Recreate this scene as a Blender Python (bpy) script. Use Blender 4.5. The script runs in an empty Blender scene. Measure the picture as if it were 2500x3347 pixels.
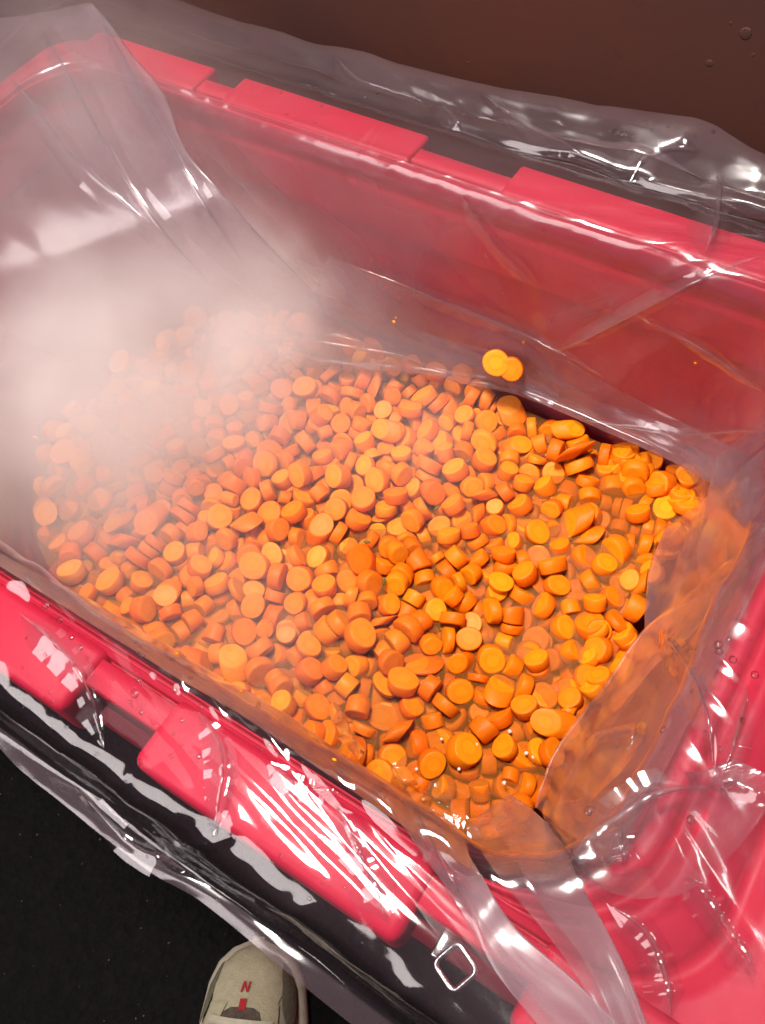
import bpy, bmesh, math, random
import numpy as np
from mathutils import Vector, Matrix, Quaternion

# ---------------------------------------------------------------- camera, world, lamps, exposure
sc = bpy.context.scene
col = sc.collection
CAM = np.array([0.0, 0.0, 0.4])                       # metres; z = 0 is the top of the crate's rim
CROT = np.array([[0.8415, -0.41973, 0.34015], [0.53343, 0.74529, -0.4], [-0.08562, 0.51805, 0.85106]])
cd = bpy.data.cameras.new('camera'); cam = bpy.data.objects.new('camera', cd); col.objects.link(cam)
cd.sensor_fit = 'VERTICAL'; cd.sensor_height = 24.0; cd.lens = 20.35; cd.clip_start = .01; cd.clip_end = 50
mw = Matrix(CROT.tolist()).to_4x4(); mw.translation = CAM.tolist(); cam.matrix_world = mw
sc.camera = cam

w = bpy.data.worlds.new('World'); sc.world = w; w.use_nodes = True
w.node_tree.nodes['Background'].inputs[0].default_value = (.40, .36, .66, 1)
w.node_tree.nodes['Background'].inputs[1].default_value = .09

def lamp(name, loc, target, sx, sy, power, color):
    l = bpy.data.lights.new(name, 'AREA'); l.shape = 'RECTANGLE'; l.size = sx; l.size_y = sy
    l.energy = power; l.color = color
    o = bpy.data.objects.new(name, l); col.objects.link(o); o.location = loc
    o.rotation_euler = (Vector(target) - Vector(loc)).to_track_quat('-Z', 'Y').to_euler()
    return o
lamp('ceiling_lamp', (-.42, .20, 1.75), (-.25, .22, 0), .34, .34, 60, (1, .92, .86))
lamp('tube_lamp', (.35, 1.25, 1.9), (-.2, .25, 0), 1.2, .14, 22, (.84, 1, .97))
lamp('near_fill_light', (-.95, -1.05, 1.15), (-.2, .35, -.05), 1.2, .9, 31, (1, .89, .88))  # unseen fill light, added to brighten the crate's far inner wall

lamp('film_reflection_panel', (-.75, .27, 2.3), (-.75, .27, 0), 1.5, .62, 3.4, (1, .93, .90))  # dim panel added overhead so film facets mirror a bright ceiling

sc.view_settings.view_transform = 'Standard'; sc.view_settings.look = 'None'
sc.view_settings.exposure = -.10; sc.view_settings.gamma = 1.0; sc.view_settings.use_curve_mapping = False
sc.render.engine = 'CYCLES'
cy = sc.cycles
cy.use_denoising = True; cy.max_bounces = 6; cy.diffuse_bounces = 2; cy.glossy_bounces = 2
cy.use_adaptive_sampling = True; cy.adaptive_threshold = .05; cy.adaptive_min_samples = 16
cy.transmission_bounces = 2; cy.volume_bounces = 2; cy.transparent_max_bounces = 20
cy.sample_clamp_indirect = 4; cy.caustics_reflective = False; cy.caustics_refractive = False
cy.volume_step_rate = 2.0; cy.volume_max_steps = 32
sc.render.film_transparent = False

# ---------------------------------------------------------------- helpers
FPX = 2838.0
def at(px, py, z):
    """point at height z seen at photograph pixel px, py"""
    r = CROT @ np.array([(px - 1250) / FPX, -(py - 1673.5) / FPX, -1.0])
    return CAM + r * ((z - CAM[2]) / r[2])
def proj(P):
    q = (np.asarray(P) - CAM) @ CROT
    return np.stack([1250 - FPX * q[..., 0] / q[..., 2], 1673.5 + FPX * q[..., 1] / q[..., 2]], -1)

def tag(o, label=None, cat=None, group=None, kind=None):
    if label: o['label'] = label
    if cat: o['category'] = cat
    if group: o['group'] = group
    if kind: o['kind'] = kind
    return o
def empty(name, loc=(0, 0, 0)):
    o = bpy.data.objects.new(name, None); o.empty_display_size = .02; col.objects.link(o); o.location = loc
    return o
def link(name, me, m, parent=None, smooth=True):
    if m is not None and not me.materials: me.materials.append(m)
    if smooth: me.polygons.foreach_set('use_smooth', np.ones(len(me.polygons), bool))
    o = bpy.data.objects.new(name, me); col.objects.link(o)
    if parent is not None:
        o.parent = parent; o.matrix_parent_inverse = Matrix.Translation(-Vector(parent.location))
    return o
def pyd(name, V, F):
    me = bpy.data.meshes.new(name); me.from_pydata([tuple(map(float, v)) for v in V], [], F); me.update(); return me
def grid_mesh(name, P, close_u=False):
    """P (nu, nv, 3) -> quad mesh"""
    nu, nv = P.shape[:2]
    i = np.arange(nu if close_u else nu - 1); j = np.arange(nv - 1)
    I, J = np.meshgrid(i, j, indexing='ij'); I2 = (I + 1) % nu
    Q = np.stack([I * nv + J, I2 * nv + J, I2 * nv + J + 1, I * nv + J + 1], -1).reshape(-1, 4)
    me = bpy.data.meshes.new(name)
    me.vertices.add(nu * nv); me.vertices.foreach_set('co', P.astype(np.float32).ravel())
    me.loops.add(Q.size); me.loops.foreach_set('vertex_index', Q.astype(np.int32).ravel())
    me.polygons.add(len(Q)); me.polygons.foreach_set('loop_start', np.arange(0, Q.size, 4, dtype=np.int32))
    me.update(calc_edges=True); me.validate()
    return me
def fattr(me, name, vals):
    a = me.attributes.new(name, 'FLOAT', 'POINT'); a.data.foreach_set('value', np.asarray(vals, np.float32).ravel())
def bevel_box(name, lo, hi, b, m, parent=None, seg=2):
    bm = bmesh.new(); bmesh.ops.create_cube(bm, size=1)
    lo, hi = np.array(lo), np.array(hi)
    for v in bm.verts: v.co = Vector((lo + hi) / 2 + np.array(v.co) * (hi - lo))
    bmesh.ops.bevel(bm, geom=bm.edges[:], offset=b, segments=seg, affect='EDGES', profile=.5)
    me = bpy.data.meshes.new(name); bm.to_mesh(me); bm.free()
    return link(name, me, m, parent)
_tab = np.random.RandomState(11).rand(256, 256)
def vn(x, y, seed=0):
    x = np.asarray(x, float) + seed * 17.31; y = np.asarray(y, float) + seed * 7.77
    xi = np.floor(x).astype(int); yi = np.floor(y).astype(int); fx = x - xi; fy = y - yi
    fx = fx * fx * fx * (fx * (fx * 6 - 15) + 10); fy = fy * fy * fy * (fy * (fy * 6 - 15) + 10)
    a = _tab[xi & 255, yi & 255]; b = _tab[(xi + 1) & 255, yi & 255]
    c = _tab[xi & 255, (yi + 1) & 255]; d = _tab[(xi + 1) & 255, (yi + 1) & 255]
    return (a + (b - a) * fx) * (1 - fy) + (c + (d - c) * fx) * fy
def ridge(x, y, seed=0, p=1.0):
    """sharp creases: 1 on the crease line, falling off linearly"""
    return (1 - np.abs(2 * vn(x, y, seed) - 1)) ** p
def crumple(x, y, seed=0):
    """faceted crumple of a stiff film: planes folded along straight creases"""
    r = np.random.RandomState(seed); h = 0
    for k in range(9):
        a = r.uniform(0, math.pi); f = r.uniform(.5, 1.6); ph = r.uniform(0, 1)
        wob = vn(x * .35, y * .35, seed + k) * 1.6
        t = (x * math.cos(a) + y * math.sin(a)) * f + ph + wob
        h = h + np.abs((t % 1) - .5) * 2 / f * vn(x * .5, y * .5, seed + 40 + k)
    return h / 9
def crom(pts, n):
    """Catmull-Rom through pts -> n points evenly by arc length"""
    p = np.asarray(pts, float); p = np.vstack([2 * p[0] - p[1], p, 2 * p[-1] - p[-2]]); out = []
    for i in range(1, len(p) - 2):
        t = np.linspace(0, 1, 40, endpoint=False)[:, None]
        out.append(.5 * (2 * p[i] + (p[i + 1] - p[i - 1]) * t + (2 * p[i - 1] - 5 * p[i] + 4 * p[i + 1] - p[i + 2]) * t ** 2
                         + (3 * p[i] - p[i - 1] - 3 * p[i + 1] + p[i + 2]) * t ** 3))
    out.append(p[-2][None]); q = np.vstack(out)
    s = np.r_[0, np.cumsum(np.linalg.norm(np.diff(q, axis=0), axis=1))]
    return np.stack([np.interp(np.linspace(0, s[-1], n), s, q[:, k]) for k in range(q.shape[1])], -1)
def normals(P):
    du = np.gradient(P, axis=0); dv = np.gradient(P, axis=1); n = np.cross(du, dv)
    return n / (np.linalg.norm(n, axis=-1, keepdims=True) + 1e-12)

# ---------------------------------------------------------------- materials
class NT:
    def __init__(self, name):
        self.m = bpy.data.materials.new(name); self.m.use_nodes = True; self.t = self.m.node_tree; self.t.nodes.clear()
        self.out = self.n('ShaderNodeOutputMaterial')
    def n(self, typ, ins=None, **kw):
        nd = self.t.nodes.new(typ)
        for k, v in kw.items(): setattr(nd, k, v)
        for k, v in (ins or {}).items(): self.set(nd.inputs[k], v)
        return nd
    def set(self, sock, v):
        if hasattr(v, 'is_linked') or isinstance(v, bpy.types.NodeSocket): self.t.links.new(v, sock)
        elif isinstance(v, bpy.types.Node): self.t.links.new(v.outputs[0], sock)
        else: sock.default_value = v
    def math(self, op, a, b=0.0, c=0.0, clamp=False):
        return self.n('ShaderNodeMath', {0: a, 1: b, 2: c}, operation=op, use_clamp=clamp).outputs[0]
    def mix(self, f, a, b):
        nd = self.n('ShaderNodeMix', data_type='RGBA'); self.set(nd.inputs[0], f); self.set(nd.inputs[6], a); self.set(nd.inputs[7], b)
        return nd.outputs[2]
    def noise(self, scale, detail=3, rough=.5, vec=None, dist=0.0):
        nd = self.n('ShaderNodeTexNoise', {'Scale': scale, 'Detail': detail, 'Roughness': rough, 'Distortion': dist})
        if vec is not None: self.set(nd.inputs['Vector'], vec)
        return nd.outputs[0]
    def ramp(self, v, lo, hi, a=0.0, b=1.0, interp='LINEAR'):
        nd = self.n('ShaderNodeMapRange', {0: v, 1: lo, 2: hi, 3: a, 4: b}, interpolation_type=interp); return nd.outputs[0]
    def bump(self, h, dist, strength=1.0):
        return self.n('ShaderNodeBump', {'Height': h, 'Distance': dist, 'Strength': strength}).outputs[0]
    def principled(self, color, rough=.5, normal=None, **kw):
        p = self.n('ShaderNodeBsdfPrincipled'); self.set(p.inputs['Base Color'], color); self.set(p.inputs['Roughness'], rough)
        if normal is not None: self.set(p.inputs['Normal'], normal)
        for k, v in kw.items(): self.set(p.inputs[k.replace('_', ' ')], v)
        self.t.links.new(p.outputs[0], self.out.inputs[0]); return p
def C(r, g, b): return (r, g, b, 1.0)

def m_pink():
    t = NT('pink_plastic'); co = t.n('ShaderNodeTexCoord').outputs['Object']
    n1 = t.noise(7, 4, .6, co); n2 = t.noise(60, 4, .6, co)
    c = t.mix(t.ramp(n1, .3, .7), C(.45, .0036, .028), C(.51, .007, .040))
    sc_ = t.noise(90, 3, .7, t.n('ShaderNodeMapping', {'Vector': co, 'Scale': (1, .12, 1)}).outputs[0])
    c = t.mix(t.ramp(sc_, .62, .75, 0, .35), c, C(.60, .10, .13))
    t.principled(c, t.ramp(n2, .3, .7, .42, .58), t.bump(n2, .0004, .5), Specular_IOR_Level=.32)
    return t.m
def m_carrot(per_object):
    t = NT('carrot' if per_object else 'carrot_heap')
    if per_object: tint = t.n('ShaderNodeAttribute', attribute_type='OBJECT', attribute_name='tint').outputs['Fac']
    else: tint = t.n('ShaderNodeAttribute', attribute_name='tint').outputs['Fac']
    rad = t.n('ShaderNodeAttribute', attribute_name='rad').outputs['Fac']
    pos = t.n('ShaderNodeNewGeometry').outputs['Position']
    n1 = t.noise(420, 3, .6, pos); n2 = t.noise(1500, 2, .6, pos); n3 = t.noise(170, 2, .5, pos)
    skin = t.mix(tint, C(.80, .130, .002), C(.86, .25, .004))
    cut = t.mix(tint, C(.88, .190, .003), C(.90, .34, .006))
    core = t.mix(tint, C(.90, .215, .004), C(.92, .38, .008))
    rr = t.math('ADD', rad, t.ramp(n3, .3, .7, -.07, .07))
    c = t.mix(t.ramp(rr, .40, .52), core, cut)
    ring = t.math('MULTIPLY', t.ramp(rr, .44, .52), t.ramp(rr, .62, .52))
    c = t.mix(t.math('MULTIPLY', ring, .28), c, C(.80, .14, .002))
    c = t.mix(t.ramp(rad, .90, .99), c, skin)
    c = t.mix(t.ramp(n1, .56, .78, 0, .30), c, C(.82, .29, .015))
    c = t.mix(t.ramp(n3, .60, .78, 0, .35), c, C(.78, .11, .0015))
    p = t.principled(c, t.ramp(n1, .3, .7, .30, .50), t.bump(n2, .0004, .5), Specular_IOR_Level=.22)
    return t.m
def m_film():
    """clear polythene film, fogged where the attribute 'veil' says condensation sits on it"""
    t = NT('clear_film')
    veil = t.n('ShaderNodeAttribute', attribute_name='veil').outputs['Fac']
    bf = t.n('ShaderNodeNewGeometry').outputs['Backfacing']           # same reflection from either side of the thin film
    fr = t.math('MULTIPLY', t.n('ShaderNodeFresnel', {'IOR': t.ramp(bf, 0, 1, 1.5, 1 / 1.5)}).outputs[0], 1.35, clamp=True)
    tr = t.n('ShaderNodeBsdfTransparent', {0: C(.965, .955, .965)})
    df = t.n('ShaderNodeBsdfDiffuse', {0: C(.46, .345, .385)})  # pink light bounced off the crate is mixed into this veil colour
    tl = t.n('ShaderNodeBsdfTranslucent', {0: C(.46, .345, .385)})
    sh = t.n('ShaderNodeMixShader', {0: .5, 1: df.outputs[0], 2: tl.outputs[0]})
    body = t.n('ShaderNodeMixShader', {0: veil, 1: tr.outputs[0], 2: sh.outputs[0]})
    gl = t.n('ShaderNodeBsdfGlossy', {0: C(1, 1, 1), 'Roughness': t.math('MULTIPLY_ADD', veil, .7, .045)})
    fin = t.n('ShaderNodeMixShader', {0: fr, 1: body.outputs[0], 2: gl.outputs[0]})
    t.t.links.new(fin.outputs[0], t.out.inputs[0]); return t.m
def m_clear(name, ior, tint, rough=.02):
    t = NT(name); fr = t.n('ShaderNodeFresnel', {'IOR': ior}).outputs[0]
    tr = t.n('ShaderNodeBsdfTransparent', {0: tint}); gl = t.n('ShaderNodeBsdfGlossy', {0: C(1, 1, 1), 'Roughness': rough})
    m = t.n('ShaderNodeMixShader', {0: fr, 1: tr.outputs[0], 2: gl.outputs[0]})
    t.t.links.new(m.outputs[0], t.out.inputs[0]); return t.m
def m_water():
    t = NT('carrot_water'); co = t.n('ShaderNodeNewGeometry').outputs['Position']
    n = t.bump(t.noise(60, 3, .5, co), .001, .5)
    fr = t.n('ShaderNodeFresnel', {'IOR': 1.33, 'Normal': n}).outputs[0]
    tr = t.n('ShaderNodeBsdfTransparent', {0: C(.96, .84, .66)})
    df = t.n('ShaderNodeBsdfDiffuse', {0: C(.62, .25, .05)})
    b = t.n('ShaderNodeMixShader', {0: .22, 1: tr.outputs[0], 2: df.outputs[0]})
    gl = t.n('ShaderNodeBsdfGlossy', {0: C(1, 1, 1), 'Roughness': .03, 'Normal': n})
    m = t.n('ShaderNodeMixShader', {0: fr, 1: b.outputs[0], 2: gl.outputs[0]})
    t.t.links.new(m.outputs[0], t.out.inputs[0]); return t.m
def m_plain(name, a, b, scale, rough=.6, bump=.0005, metal=0.0, spec=.4):
    t = NT(name); co = t.n('ShaderNodeTexCoord').outputs['Object']
    n = t.noise(scale, 5, .65, co); c = t.mix(t.ramp(n, .3, .7), a, b)
    t.principled(c, rough, t.bump(t.noise(scale * 4, 3, .6, co), bump, .7), Metallic=metal, Specular_IOR_Level=spec); return t.m
def m_wall():
    t = NT('brown_paint'); co = t.n('ShaderNodeTexCoord').outputs['Object']
    n = t.noise(3.2, 4, .55, co); n2 = t.noise(140, 3, .6, co)
    c = t.mix(t.ramp(n, .3, .72), C(.100, .044, .036), C(.150, .048, .031))
    c = t.mix(t.ramp(t.noise(34, 5, .7, co), .62, .75, 0, .4), c, C(.06, .03, .028))
    t.principled(c, .5, t.bump(n2, .0003, .3), Specular_IOR_Level=.3); return t.m
def m_floor():
    t = NT('black_floor'); co = t.n('ShaderNodeTexCoord').outputs['Object']
    n = t.noise(90, 5, .7, co); v = t.n('ShaderNodeTexVoronoi', {'Vector': co, 'Scale': 150.0}).outputs[0]
    c = t.mix(t.ramp(n, .35, .75), C(.0008, .0008, .0009), C(.0035, .0032, .003))
    speck = t.noise(230, 1, .4, co)
    c = t.mix(t.ramp(speck, .77, .80), c, C(.06, .05, .03))
    t.principled(c, .85, t.bump(t.math('ADD', v, n), .004, .8), Specular_IOR_Level=.12); return t.m

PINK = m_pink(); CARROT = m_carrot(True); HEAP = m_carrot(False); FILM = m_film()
DROP = m_clear('droplet', 1.33, C(.97, .97, .97)); BUBBLE = m_plain('bubble_glint_white', C(.75, .72, .66), C(.85, .82, .78), 300, .12, .0001, 0, .9); WATER = m_water()  # bubbles are coloured white to stand for lamp glints on them
METAL = m_plain('bright_steel', C(.75, .74, .70), C(.85, .84, .80), 200, .16, .0001, 1.0)
SUEDE = m_plain('cream_suede', C(.21, .20, .125), C(.27, .25, .17), 160, .9, .0012, 0, .2)
SIDE = m_plain('pale_leather', C(.22, .21, .15), C(.27, .255, .19), 120, .6, .0004, 0, .35)
MESHG = m_plain('grey_mesh', C(.075, .07, .048), C(.14, .13, .09), 420, .9, .0015, 0, .2)
DARK = m_plain('dark_lining', C(.035, .028, .02), C(.075, .06, .045), 200, .9, .001, 0, .2)
SOLE = m_plain('sole_rubber', C(.20, .18, .13), C(.28, .26, .20), 90, .75, .0006, 0, .3)
RED = m_plain('red_print', C(.20, .005, .010), C(.25, .008, .013), 200, .7, .0003, 0, .3)
STUD = m_plain('brown_stud', C(.07, .032, .026), C(.11, .045, .03), 300, .5)
GREEN = m_plain('green_stem', C(.09, .09, .012), C(.20, .15, .015), 300, .5, .0005, 0, .3)

# ---------------------------------------------------------------- the setting
FLOOR_Z = -.46
tag(link('floor', pyd('floor', [(-4, -4, FLOOR_Z), (4, -4, FLOOR_Z), (4, 4, FLOOR_Z), (-4, 4, FLOOR_Z)], [(0, 1, 2, 3)]), m_floor(), smooth=False),
    'black gritty floor under the crate', kind='structure')
WY = .685
wl = tag(bevel_box('wall', (-3, WY, FLOOR_Z), (2, WY + .1, 1.2), .004, m_wall()), 'brown painted wall behind the crate', kind='structure')

# ---------------------------------------------------------------- pink crate
def rrect(x0, x1, y0, y1, r, ns=60, ncn=14):
    """rounded rectangle, counter-clockwise from the near left; same count for every call"""
    P = []; ra, rb, rc_, rd_ = r if isinstance(r, tuple) else (r, r, r, r)      # near right, far right, far left, near left
    for (cx, cy_, a0, r), (ax, ay, bx, by) in zip(
            [(x1 - ra, y0 + ra, -90, ra), (x1 - rb, y1 - rb, 0, rb), (x0 + rc_, y1 - rc_, 90, rc_), (x0 + rd_, y0 + rd_, 180, rd_)],
            [(x0 + rd_, y0, x1 - ra, y0), (x1, y0 + ra, x1, y1 - rb), (x1 - rb, y1, x0 + rc_, y1), (x0, y1 - rc_, x0, y0 + rd_)]):
        for k in range(ns): P.append((ax + (bx - ax) * k / ns, ay + (by - ay) * k / ns))
        for k in range(ncn):
            a = math.radians(a0 + 90 * k / ncn); P.append((cx + r * math.cos(a), cy_ + r * math.sin(a)))
    return np.array(P)
OX0, OX1, OY0, OY1 = -.660, .160, .030, .462
def rim_loop(d, dr, z, r=None):
    if r is None: r = .03 + dr * .22
    L = rrect(OX0 + d, OX1 - dr, OY0 + d, OY1 - d, r, 40, 12)
    return np.c_[L, np.full(len(L), z)]
crate = tag(empty('plastic_crate', (-.27, .245, FLOOR_Z)), 'bright pink plastic crate with ridged rim, lined with clear film', 'crate')
prof = [(.006, .012, -.045), (.0, .0, -.040), (.0, .0, -.006)] + [(dr * .025 / .135, dr, z) for dr, z in (
        (.002, -.0015), (.006, 0), (.078, 0), (.082, -.0015), (.086, -.007), (.090, -.008), (.093, -.005), (.096, -.001), (.107, -.0005), (.110, .0012), (.114, .0022),
        (.1165, .001), (.119, -.005), (.1225, -.006), (.125, -.003), (.127, -.001), (.131, -.001), (.1335, -.003), (.135, -.008))] + [
        (.026, .136, -.018), (.0245, .1345, -.022), (.027, .137, -.026), (.0272, .1372, -.030), (.0298, .1398, -.057), (.030, .140, -.060)]
rim = link('rim', grid_mesh('rim', np.stack([rim_loop(*p) for p in prof], 1), True), PINK, crate)
inner = [(.030, .140, -.060), (.0285, .1385, -.0602), (.0275, .1375, -.0612), (.0276, .1376, -.064), (.0277, .1377, -.068), (.034, .144, -.16), (.037, .147, -.30), (.041, .151, FLOOR_Z + .03)]
outer = [(.012, .012, FLOOR_Z + .002), (.010, .010, -.30), (.008, .010, -.10), (.008, .011, -.0445)]
link('inner_wall', grid_mesh('inner_wall', np.stack([rim_loop(*p, r=.06) for p in inner], 1), True), PINK, crate)
link('outer_wall', grid_mesh('outer_wall', np.stack([rim_loop(*p, r=.04) for p in outer], 1), True), PINK, crate)
b = rim_loop(.041, .151, FLOOR_Z + .03, .06)
link('bottom', pyd('bottom', b, [tuple(range(len(b)))]), PINK, crate, False)
for x0, x1 in ((-.36, -.236), (-.190, -.042), (.010, .125)):            # tabs along the near and the far rim
    bevel_box('rim_tab', (x0, .0125, -.036), (x1, .0495, .0026), .0055, PINK, rim, 3)
for x0, x1 in ((-.63, -.50), (-.471, -.300), (-.226, .090)):
    bevel_box('rim_tab', (x0, .4425, -.036), (x1, .4745, .0026), .003, PINK, rim, 3)

# small square steel ring on the near corner, under the film
def torus_path(path, r, nseg=8):
    path = np.asarray(path, float); n = len(path); P = np.zeros((n, nseg + 1, 3))
    T = np.roll(path, -1, 0) - np.roll(path, 1, 0); T /= np.linalg.norm(T, axis=1)[:, None]
    c = path.mean(0); N = np.cross(path[1] - path[0], path[n // 3] - path[0]); N /= np.linalg.norm(N)
    for k in range(nseg + 1):
        a = 2 * math.pi * k / nseg; B = np.cross(T, N); P[:, k] = path + r * (math.cos(a) * B + math.sin(a) * N)
    return P
ringc = at(1490, 3160, -.012)
rp = []
for x, y in rrect(-.0068, .0068, -.0066, .0066, .0028, 6, 5):
    a = math.radians(-22); rp.append(ringc + np.array([x * math.cos(a) - y * math.sin(a), x * math.sin(a) + y * math.cos(a), .30 * y]))
ring_root = tag(empty('metal_ring', ringc), 'small square bright metal ring under the film at the near rim', 'metal ring')
link('square_loop', grid_mesh('square_loop', torus_path(rp, .0013), True), METAL, ring_root)
bevel_box('ring_mount', ringc + [-.012, -.002, -.010], ringc + [-.006, .012, -.0015], .0012, METAL, ring_root)

# ---------------------------------------------------------------- plastic bag
bag = tag(empty('plastic_bag', (-.27, .25, -.22)), 'clear crinkled plastic bag lining the crate, folded out over its rim', 'bag')
allfilm = []                                               # (points, normals) kept for the droplets
def film(name, P, veil, close=False, label=None):
    me = grid_mesh(name, P, close); fattr(me, 'veil', veil)
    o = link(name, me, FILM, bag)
    if label: o['label'] = label
    allfilm.append((P.reshape(-1, 3), normals(P).reshape(-1, 3)))
    return o
def S(x, a, b):
    t = np.clip((x - a) / (b - a), 0, 1); return t * t * (3 - 2 * t)
NSD, NCN = 330, 40
def bl(x0, x1, y0, y1, r, z):
    L = rrect(x0, x1, y0, y1, r, NSD, NCN); return np.c_[L, np.full(len(L), z)]
loops = [bl(-.46, -.09, .14, .36, (.04, .04, .09, .10), -.216), bl(-.522, -.024, .088, .410, (.045, .05, .13, .14), -.206), bl(-.530, -.017, .080, .418, (.045, .05, .13, .14), -.168),
         bl(-.556, -.008, .074, .424, (.05, .05, .11, .12), -.120), bl(-.600, .006, .067, .428, (.055, .055, .08, .09), -.060), bl(-.625, .016, .063, .430, .055, -.022),
         bl(-.632, .022, .058, .434, .055, .004), bl(-.645, .070, .043, .447, .05, .009), bl(-.662, .155, .018, .470, .04, .008),
         bl(-.675, .168, .004, .486, .04, -.004), bl(-.70, .175, -.005, .505, .04, -.030), bl(-.76, .19, -.023, .538, .05, -.037)]
LP = np.stack(loops, 1); nu = LP.shape[0]
NV = 280
Pb = np.zeros((nu, NV, 3))
tt = np.linspace(0, LP.shape[1] - 1, NV)
i0 = np.clip(np.floor(tt).astype(int), 0, LP.shape[1] - 2); f = (tt - i0)[None, :, None]
pad = np.concatenate([2 * LP[:, :1] - LP[:, 1:2], LP, 2 * LP[:, -1:] - LP[:, -2:-1]], 1)
p0, p1, p2, p3 = pad[:, i0], pad[:, i0 + 1], pad[:, i0 + 2], pad[:, i0 + 3]
Pb = .5 * (2 * p1 + (p2 - p0) * f + (2 * p0 - 5 * p1 + 4 * p2 - p3) * f ** 2 + (3 * p1 - p0 - 3 * p2 + p3) * f ** 3)
s = np.r_[0, np.cumsum(np.linalg.norm(np.diff(LP[:, 7], axis=0), axis=1))]        # metres along the rim
farz = S(Pb[..., 1], .30, .42)
Pb[..., 2] += farz * (.027 * S(tt, 8.8, 10.0) + .020 * S(tt, 10.0, 11.0))[None]     # at the far side the hem stands out level
d = np.cumsum(np.r_[0, np.linalg.norm(np.diff(Pb[150], axis=0), axis=1)])           # metres across it
Sg, Dg = np.meshgrid(s, d, indexing='ij'); Tg = np.broadcast_to(tt[None], Sg.shape)
N = normals(Pb)
up = np.sign((N * np.array([0, 0, 1.0])).sum(-1).mean()) or 1
inside = S(Tg, 1.4, 2.6) * (1 - S(Tg, 5.6, 6.6)); onrim = S(Tg, 5.8, 6.6) * (1 - S(Tg, 8.6, 9.2)); hem = S(Tg, 8.4, 9.6)
h = inside * (.008 * ridge(Sg / .15 + Dg / .35 + .5 * vn(Dg / .15, Sg / .2, 3), Dg / .5, 1, 1.6) * vn(Sg / .2, Dg / .3, 9)
              + .004 * ridge(Sg / .09 - Dg / .12, Dg / .30, 2, 2.0) * S(vn(Sg / .12, Dg / .15, 19), .45, .7) + .007 * crumple(Sg / .16, Dg / .12, 5))
spot = .45 + 1.1 * np.exp(-((Pb[..., 0] + .095) / .06) ** 2) + .9 * S(Pb[..., 0], .0, .06)
h += onrim * spot * (.0042 * crumple(Sg / .045, Dg / .035, 8) + .0009 * (vn(Sg / .07, Dg / .06, 10) - .5) + .0016 * ridge(Sg / .035 + Dg / .05, Dg / .08, 4, 2) * S(vn(Sg / .09, Dg / .09, 16), .5, .75))
far_ = S(Pb[..., 1], .28, .40)
hot = .55 + .45 * far_ + 1.6 * S(Pb[..., 0], -.30, -.14) * S(Pb[..., 1], .4, .5)
h += hem * hot * (.012 * crumple(Sg / .06, Dg / .04, 12) + .004 * (vn(Sg / .13, Dg / .2, 6) - .5) + .002 * ridge(Sg / .05, Dg / .06, 14, 2) * S(vn(Sg / .1, Dg / .1, 26), .5, .75))
crest = np.exp(-((Tg - 6.1) / .55) ** 2) + np.exp(-((Tg - 8.7) / .6) ** 2)       # the film bunches and lifts where it turns over the rim's edges
h += crest * (1 - .6 * far_) * (.0065 * crumple(Sg / .035, Dg / .05, 33) + .0045 * vn(Sg / .05 + Dg / .06, Dg / .06, 34) + .0022 * ridge(Sg / .022 + Dg / .03, Dg / .07, 35, 1.5))
Pb = Pb + N * (up * h)[..., None]
# uneven hem edge
edge = S(Tg, 10.0, 11.0)
Pb[..., 2] += edge * (.02 * (vn(Sg / .16, 0 * Sg, 21) - .5))
out = np.stack([Pb[..., 0] + .27, (Pb[..., 1] - .245) * 1.7], -1); out /= np.linalg.norm(out, axis=-1, keepdims=True)
Pb[..., :2] += out * (edge * (.018 * (vn(Sg / .12, 0 * Sg, 31) - .5) + .006 * (vn(Sg / .03, 0 * Sg, 32) - .5)))[..., None]
far = S(Pb[..., 1], .28, .40)
near = 1 - S(Pb[..., 1], .05, .12)
fog = .6 + .8 * vn(Sg / .05, Dg / .05, 51) * .6 + .5 * vn(Sg / .016, Dg / .02, 52) * .6
rightz = S(Pb[..., 0], -.06, .0)
veil = .015 + fog * (inside * (.08 + .10 * far + .08 * rightz) + onrim * (.010 + .08 * far + .04 * rightz) + hem * (.010 + .15 * far))
cuff = S(Tg, 10.25, 10.32) * (1 - far)                            # the hem is turned up: a doubled band along its edge
veil = veil + cuff * (.015 + .11 * S(vn(Sg / .05 + Dg / .3, Dg / .012, 71), .35, .42))
veil = veil + (inside * (.04 + .13 * far) + .04 * onrim) * ridge(Sg / .13 + Dg / .12 + .6 * vn(Sg / .1, Dg / .1, 60), Dg / .22, 61, 3)
film('liner', Pb, veil, True)

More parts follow.
